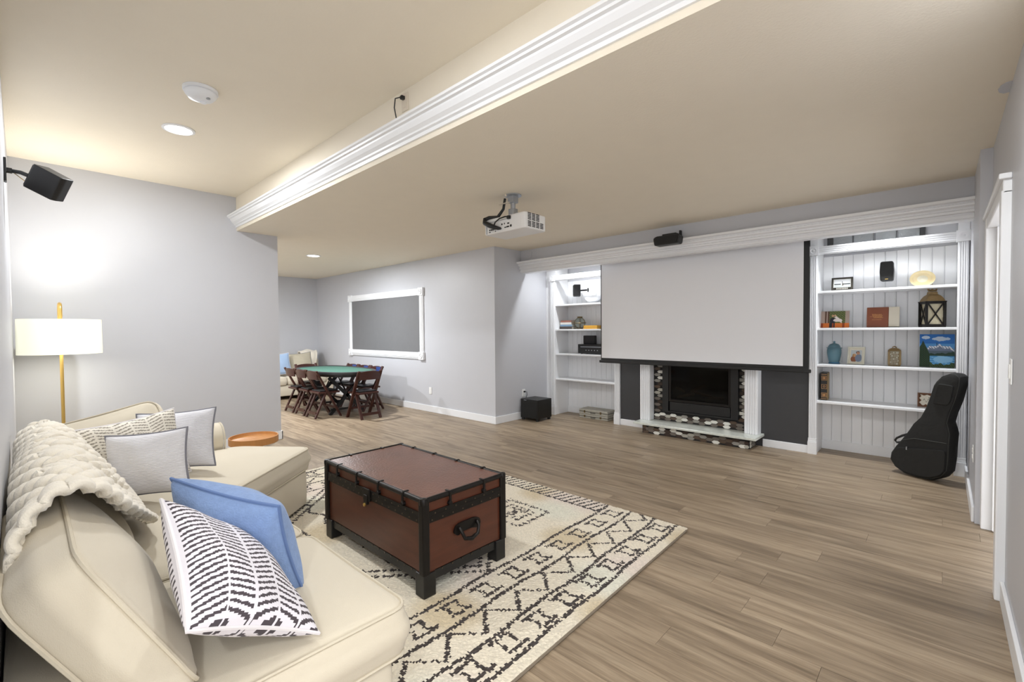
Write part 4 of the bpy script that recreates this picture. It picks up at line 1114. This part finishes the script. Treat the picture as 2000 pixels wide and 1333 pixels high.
g.build('foil_lettering', M['gold'], t)
def lantern(name, label, loc, s, w, h, glow, rz, ornate):
    t = thing(name, label, 'lantern', loc, rz)
    fm = M['iron'] if not ornate else M['antique']
    q = w / 2
    B().box(-q * 1.12, q * 1.12, -q * 1.12, q * 1.12, 0, .012).build('base', fm, t, bevel=.002)
    for sx in (-1, 1):
        for sy in (-1, 1): B().box(sx * q - .009, sx * q + .009, sy * q - .009, sy * q + .009, .012, h).build('post', fm, t)
    for k in range(4):
        m = Matrix.Rotation(k * math.pi / 2, 4, 'Z')
        if not ornate:
            b = B(); z0, z1 = .02, h - .005; e = q - .008
            for (a, c) in (((-e, z0), (e, z1)), ((-e, z1), (e, z0))):
                d = Vector((c[0] - a[0], 0, c[1] - a[1])); l = d.length; ang = math.atan2(d.z, d.x)
                mm = m @ Matrix.Translation((a[0], -q, a[1])) @ Matrix.Rotation(-ang, 4, 'Y')
                b.box(0, l, -.004, .004, -.005, .005, mm)
            b.box(-q, q, -q - .004, -q + .004, .012, .028, m).box(-q, q, -q - .004, -q + .004, h - .015, h, m)
            b.build('cross_bars', fm, t)
        else:
            cells = B(); rr = random.Random(8)
            for i in range(6):
                for j in range(8):
                    if rr.random() < .75:
                        x = -q + .012 + i * (2 * q - .024) / 5; z = .022 + j * (h - .035) / 7
                        cells.box(x - .006, x + .006, -q - .002, -q + .002, z - .0025, z + .0025, m).box(x - .002, x + .002, -q - .002, -q + .002, z - .007, z + .007, m)
            cells.build('filigree', M['antique'], t)
    B().box(-q + .01, q - .01, -q + .01, q - .01, .012, h - .003).build('candle_panels', glow, t)
    B().box(-q * 1.18, q * 1.18, -q * 1.18, q * 1.18, h, h + .01).build('eave', fm, t, bevel=.002)
    # pagoda roof
    v = []; f = []
    prof = [(1.05, h + .01), (.92, h + .035), (.70, h + .06), (.45, h + .075), (.42, h + .095), (.40, h + .10)] if not ornate else [(1.2, h + .01), (.8, h + .025), (.4, h + .032)]
    for k_, z in prof: v += [(-q * k_, -q * k_, z), (q * k_, -q * k_, z), (q * k_, q * k_, z), (-q * k_, q * k_, z)]
    for i in range(len(prof) - 1):
        for j in range(4): f.append((i * 4 + j, i * 4 + (j + 1) % 4, i * 4 + 4 + (j + 1) % 4, i * 4 + 4 + j))
    e = (len(prof) - 1) * 4; f.append((e, e + 1, e + 2, e + 3))
    B().add(v, f).build('roof', M['roofmetal'], t)
    zt = prof[-1][1]
    if not ornate:
        B().tube([(-.03, 0, zt + .012), (-.032, 0, zt + .028), (-.012, 0, zt + .045), (0, 0, zt + .062), (.012, 0, zt + .045), (.032, 0, zt + .028), (.03, 0, zt + .012)], .009, 8, closed=True).tube([(0, 0, zt + .008), (0, 0, zt + .06)], .008, 8).build('finial', M['roofmetal'], t, smooth=True)
    else:
        B().tube([(-.018, 0, zt + .004), (-.008, 0, zt + .012), (0, 0, zt + .018), (.008, 0, zt + .012), (.018, 0, zt + .004)], .005, 7).build('finial', M['roofmetal'], t, smooth=True)
M['antique'] = mat('antique_brass', rgb(120, 102, 72), .4, metal=.6, var=.3, vscale=30); M['roofmetal'] = mat('weathered_gold', rgb(150, 124, 82), .55, metal=.3, var=.3, vscale=40, bump=.4, bscale=120)
M['candle'] = mat('cream_candle_glass', rgb(206, 196, 166), .35, var=.06); M['mirror'] = mat('mercury_glass', rgb(206, 204, 186), .2, var=.35, vscale=45)
lantern('lantern', 'dark metal lantern with crossed bars and gold roof on the second shelf', (-.072, 5.915, SHR[1] + .001), 1, .135, .235, M['candle'], math.radians(22), False)
t = thing('ginger_jar', 'frosted teal glass lidded jar on the third shelf', 'jar', (-.842, 5.95, SHR[2] + .001))
M['teal'] = mat('frosted_teal_glass', rgb(92, 128, 140), .4, var=.06); M['tealb'] = mat('teal_glass_foot', rgb(62, 112, 146), .3, var=.06)
B().lathe([(.044, .012), (.05, .03), (.058, .07), (.064, .11), (.064, .15), (.058, .165)], n=28).build('body', M['teal'], t, smooth=True)
B().lathe([(.05, 0), (.053, .006), (.046, .016)], n=28).build('foot', M['tealb'], t, smooth=True)
B().lathe([(.07, .164), (.07, .17), (.056, .175), (.052, .19), (.04, .207), (.018, .215), (.010, .218), (.008, .224), (.012, .232), (.006, .24), (0, .242)], n=28).build('lid', M['teal'], t, smooth=True)
def f_duo(u, v):
    if u < .12 or u > .88 or v < .10 or v > .86: return C3(228, 222, 204)
    if ell(u, v, .62, .68, .13, .12): return C3(190, 146, 120) if v < .74 else C3(60, 46, 40)
    if ell(u, v, .36, .52, .13, .11): return C3(206, 160, 120) if u > .3 else C3(170, 130, 70)
    if ell(u, v, .66, .35, .24, .26): return C3(128, 140, 160)
    if ell(u, v, .32, .26, .2, .22): return C3(150, 96, 70)
    return C3(198, 204, 206)
frame('picture_frame', 'cream distressed frame with portrait of two people on the third shelf', 'picture frame', -.655, 5.95, SHR[2] + .002, .145, .182, .012, M['creamframe'], f_duo, 36, 44, -12, -6)
lantern('candle_box', 'small antique brass filigree lantern on the third shelf', (-.345, 5.95, SHR[2] + .001), 1, .085, .145, M['mirror'], math.radians(4), True)
def f_paint(u, v):
    n_ = math.sin(u * 19 + 3) * .5 + math.sin(u * 41 + v * 13) * .3
    if u < .30 and v < .82 - abs(u - .10) * 2.2 + .03 * n_: return C3(30, 52, 36) if (int(u * 40) + int(v * 50)) % 3 else C3(50, 74, 44)
    if v < .10 + .04 * n_ + .18 * max(0, .45 - u) * 2 + .35 * max(0, u - .86): return C3(46, 66, 42) if int(u * 45 + v * 31) % 3 else C3(78, 98, 54)
    if v < .34: return C3(136, 190, 226) if ell(u, v, .68, .24, .28, .10) or (int(v * 60 + u * 7) % 4 == 0) else C3(74, 142, 196)
    if v < .42 + .03 * n_ + .08 * max(0, u - .55): return C3(40, 64, 52)
    mt_ = .50 + .20 * max(0, 1 - abs(u - .58) * 3.2) + .12 * max(0, 1 - abs(u - .86) * 5) + .12 * max(0, 1 - abs(u - .30) * 5) + .02 * n_
    if v < mt_: return C3(226, 230, 238) if (v > mt_ - .07 and (int(u * 37 + v * 29) % 3 != 0)) else (C3(112, 124, 146) if v > .5 else C3(88, 104, 118))
    if ell(u, v, .62, .86, .26, .06 + .02 * n_) or ell(u, v, .18, .90, .12, .05): return C3(190, 206, 222)
    return C3(48, 112, 186) if v > .72 else C3(84, 148, 206)
frame('canvas_painting', 'blue mountain lake canvas painting leaning on the third shelf', 'painting', -.035, 5.93, SHR[2] + .002, .245, .315, .0, M['darkframe'], f_paint, 70, 84, -5, 0, .0)
t = thing('ornate_book', 'black book with gold square panels on the fourth shelf', 'book', (-.918, 5.93, SHR[3] + .001)); t.rotation_euler = (0, 0, math.radians(4))
B().box(-.03, .026, -.10, .10, 0, .29).build('cover', M['blackwood'], t, bevel=.003)
B().box(.0262, .031, -.095, .095, .004, .286).build('page_edge', mat('gilt_pages', rgb(150, 122, 70), .5, var=.2, vscale=40), t)
for k, z in enumerate((.055, .145, .235)):
    g = B()
    for s in (.024, .014):
        if k == 1 and s == .014: s = .010
        g.box(-s, s, -.1025, -.1, z + s - .003, z + s).box(-s, s, -.1025, -.1, z - s, z - s + .003).box(-s, -s + .003, -.1025, -.1, z - s, z + s).box(s - .003, s, -.1025, -.1, z - s, z + s)
    if k != 1: g.lathe([(.008, -.103), (.008, -.1)], (0, 0, z), 10, 'y')
    g.build('gold_panel', M['gold'], t)
B().box(-.026, .023, -.1022, -.1, .012, .016).box(-.026, .023, -.1022, -.1, .274, .278).build('gold_rule', M['gold'], t)
def f_sign(u, v):
    if abs(v - (.45 + .12 * math.sin(u * 30) * (u > .2) * (u < .8))) < .03 and .2 < u < .8: return C3(110, 104, 96)
    return C3(228, 222, 206) if (.06 + .05 * math.sin(v * 17) < u < .94 and .08 + .05 * math.sin(u * 23) < v < .92 + .04 * math.sin(u * 19)) else C3(110, 70, 42)
frame('wooden_plaque', 'wooden plaque with cream paper behind the guitar bag', 'plaque', -.085, 5.93, SHR[3] + .002, .165, .135, .012, M['woodframe'], f_sign, 44, 36, -8)

# ------------------------------------------------------------------ things on the left bookcase
t = thing('serving_dish', 'white footed dish on the top left shelf', 'dish', (-3.87, 5.93, SHL[0] + .001))
B().lathe([(.05, 0), (.045, .012), (.03, .02), (.07, .03), (.115, .065), (.125, .095), (.118, .095), (.10, .07), (.05, .04), (0, .036)], n=32).build('bowl', M['white'], t, smooth=True)
B().lathe([(.012, .036), (.01, .06), (.018, .075), (0, .09)], n=14).build('knob', M['white'], t, smooth=True)
cols = [('coral', (176, 120, 104)), ('white', (222, 220, 214)), ('blue', (120, 148, 172)), ('dark', (70, 62, 58))]
z = SHL[1] + .001
for i, (nm, c) in enumerate(reversed(cols)):
    hh = (.042, .03, .034, .03)[i]
    t = thing('book', ['dark-covered book at the bottom of the stack beside the wire globe', 'pale blue book second from the bottom of the stack', 'white book second from the top of the stack', 'coral book topping the stack beside the wire globe'][i], 'book', (-4.315 + .006 * (i % 2), 5.93, z), group='books stacked on the left bookcase')
    w = .235 - .01 * i
    B().box(-w / 2, w / 2, -.085, .085, .0, .004).box(-w / 2, w / 2, -.085, .085, hh - .005, hh - .001).box(-w / 2, w / 2, -.087, -.083, 0, hh - .001).build('cover', mat('book_cover_' + nm, rgb(*c), .6, var=.1), t)
    B().box(-w / 2 + .004, w / 2 - .004, -.082, .08, .004, hh - .005).build('pages', M['album_cream'], t)
    z += hh
t = thing('wire_globe', 'round wire and glass terrarium globe on the left bookcase', 'ornament', (-4.10, 5.92, SHL[1] + .001))
M['clearglass'] = glass_mat('thin_clear_glass', rgb(226, 232, 226), .05, .9, 1.1)
B().lathe([(.0, .022), (.05, .03), (.08, .06), (.088, .095), (.078, .13), (.05, .158), (.04, .165)], n=28).build('glass_bowl', M['clearglass'], t, smooth=True)
for k in range(3):
    m = Matrix.Rotation(k * math.pi / 3, 4, 'Z')
    B().tube([m @ Vector((.092 * math.cos(a), 0, .093 + .08 * math.sin(a))) for a in [i * 2 * math.pi / 24 for i in range(24)]], .004, 6, closed=True).build('wire_hoop', M['antique'], t, smooth=True)
B().tube([(.094 * math.cos(a), .094 * math.sin(a), .093) for a in [i * 2 * math.pi / 24 for i in range(24)]], .005, 6, closed=True).lathe([(.04, .17), (.042, .19), (.034, .192)], n=18).lathe([(.05, 0), (.05, .01), (.03, .02)], n=18).build('collar_and_foot', M['antique'], t, smooth=True)
t = thing('yellow_case', 'flat mustard yellow case beside the wire globe', 'case', (-3.86, 5.93, SHL[1] + .001))
M['mustard'] = mat('mustard_cloth', rgb(206, 154, 52), .6, var=.1)
B().box(-.12, .12, -.09, .09, 0, .022).build('bottom', M['mustard'], t, bevel=.003)
B().box(-.12, .12, -.09, .09, .024, .052).build('lid', M['mustard'], t, bevel=.004)
t = thing('media_receiver', 'black receiver unit on the middle shelf beside the screen edge', 'receiver', (-3.82, 5.93, SHL[2] + .001))
B().box(-.25, .21, -.11, .10, .012, .15).build('chassis', M['blackwood'], t, bevel=.006)
B().box(-.20, .20, -.1125, -.1095, .105, .115).build('display_line', M['steel'], t)
for x in (-.2, .16):
    for y in (-.08, .07): B().lathe([(.014, 0), (.016, .014)], (x, y, 0), 10).build('foot', M['black'], t)
for k in range(5): B().lathe([(.007, -.116), (.007, -.11)], (-.10 + k * .05, 0, .06), 10, 'y').build('button', M['steel'], t)
t = thing('network_box', 'black upright router box standing on the receiver', 'router', (-3.93, 5.95, SHL[2] + .1515))
B().box(-.11, .09, -.03, .04, 0, .13).build('case', M['black'], t, bevel=.008)
for k in range(6): B().box(-.09 + k * .03, -.075 + k * .03, -.032, -.029, .015, .11).build('vent_slot', M['grill'], t)
M['map'] = mat('map_print_paper', rgb(176, 172, 160), .6, var=.25, vscale=18)
for i, (hh, zz, lb) in enumerate(((.062, 0.001, 'lower map-print suitcase on the floor of the left bookcase'), (.074, .064, 'upper map-print suitcase stacked in the left bookcase'))):
    t = thing('small_suitcase', lb, 'suitcase', (-3.79 + .0, 5.925, zz), group='stacked decorative suitcases')
    B().box(-.25, .25, -.12, .12, 0, hh * .48).build('tray', M['map'], t, bevel=.005)
    B().box(-.25, .25, -.12, .12, hh * .52, hh - .001).build('lid', M['map'], t, bevel=.005)
    B().box(-.252, .252, -.1215, .1215, hh * .46, hh * .54).build('rim', M['darkframe'], t)
    for x in (-.15, .13): B().box(x - .012, x + .012, -.127, -.12, hh * .3, hh * .75).build('clasp', M['antique'], t)
    B().tube([(-.04, -.122, hh * .4), (-.035, -.135, hh * .35), (.035, -.135, hh * .35), (.04, -.122, hh * .4)], .004, 6).build('handle', M['darkframe'], t, smooth=True)
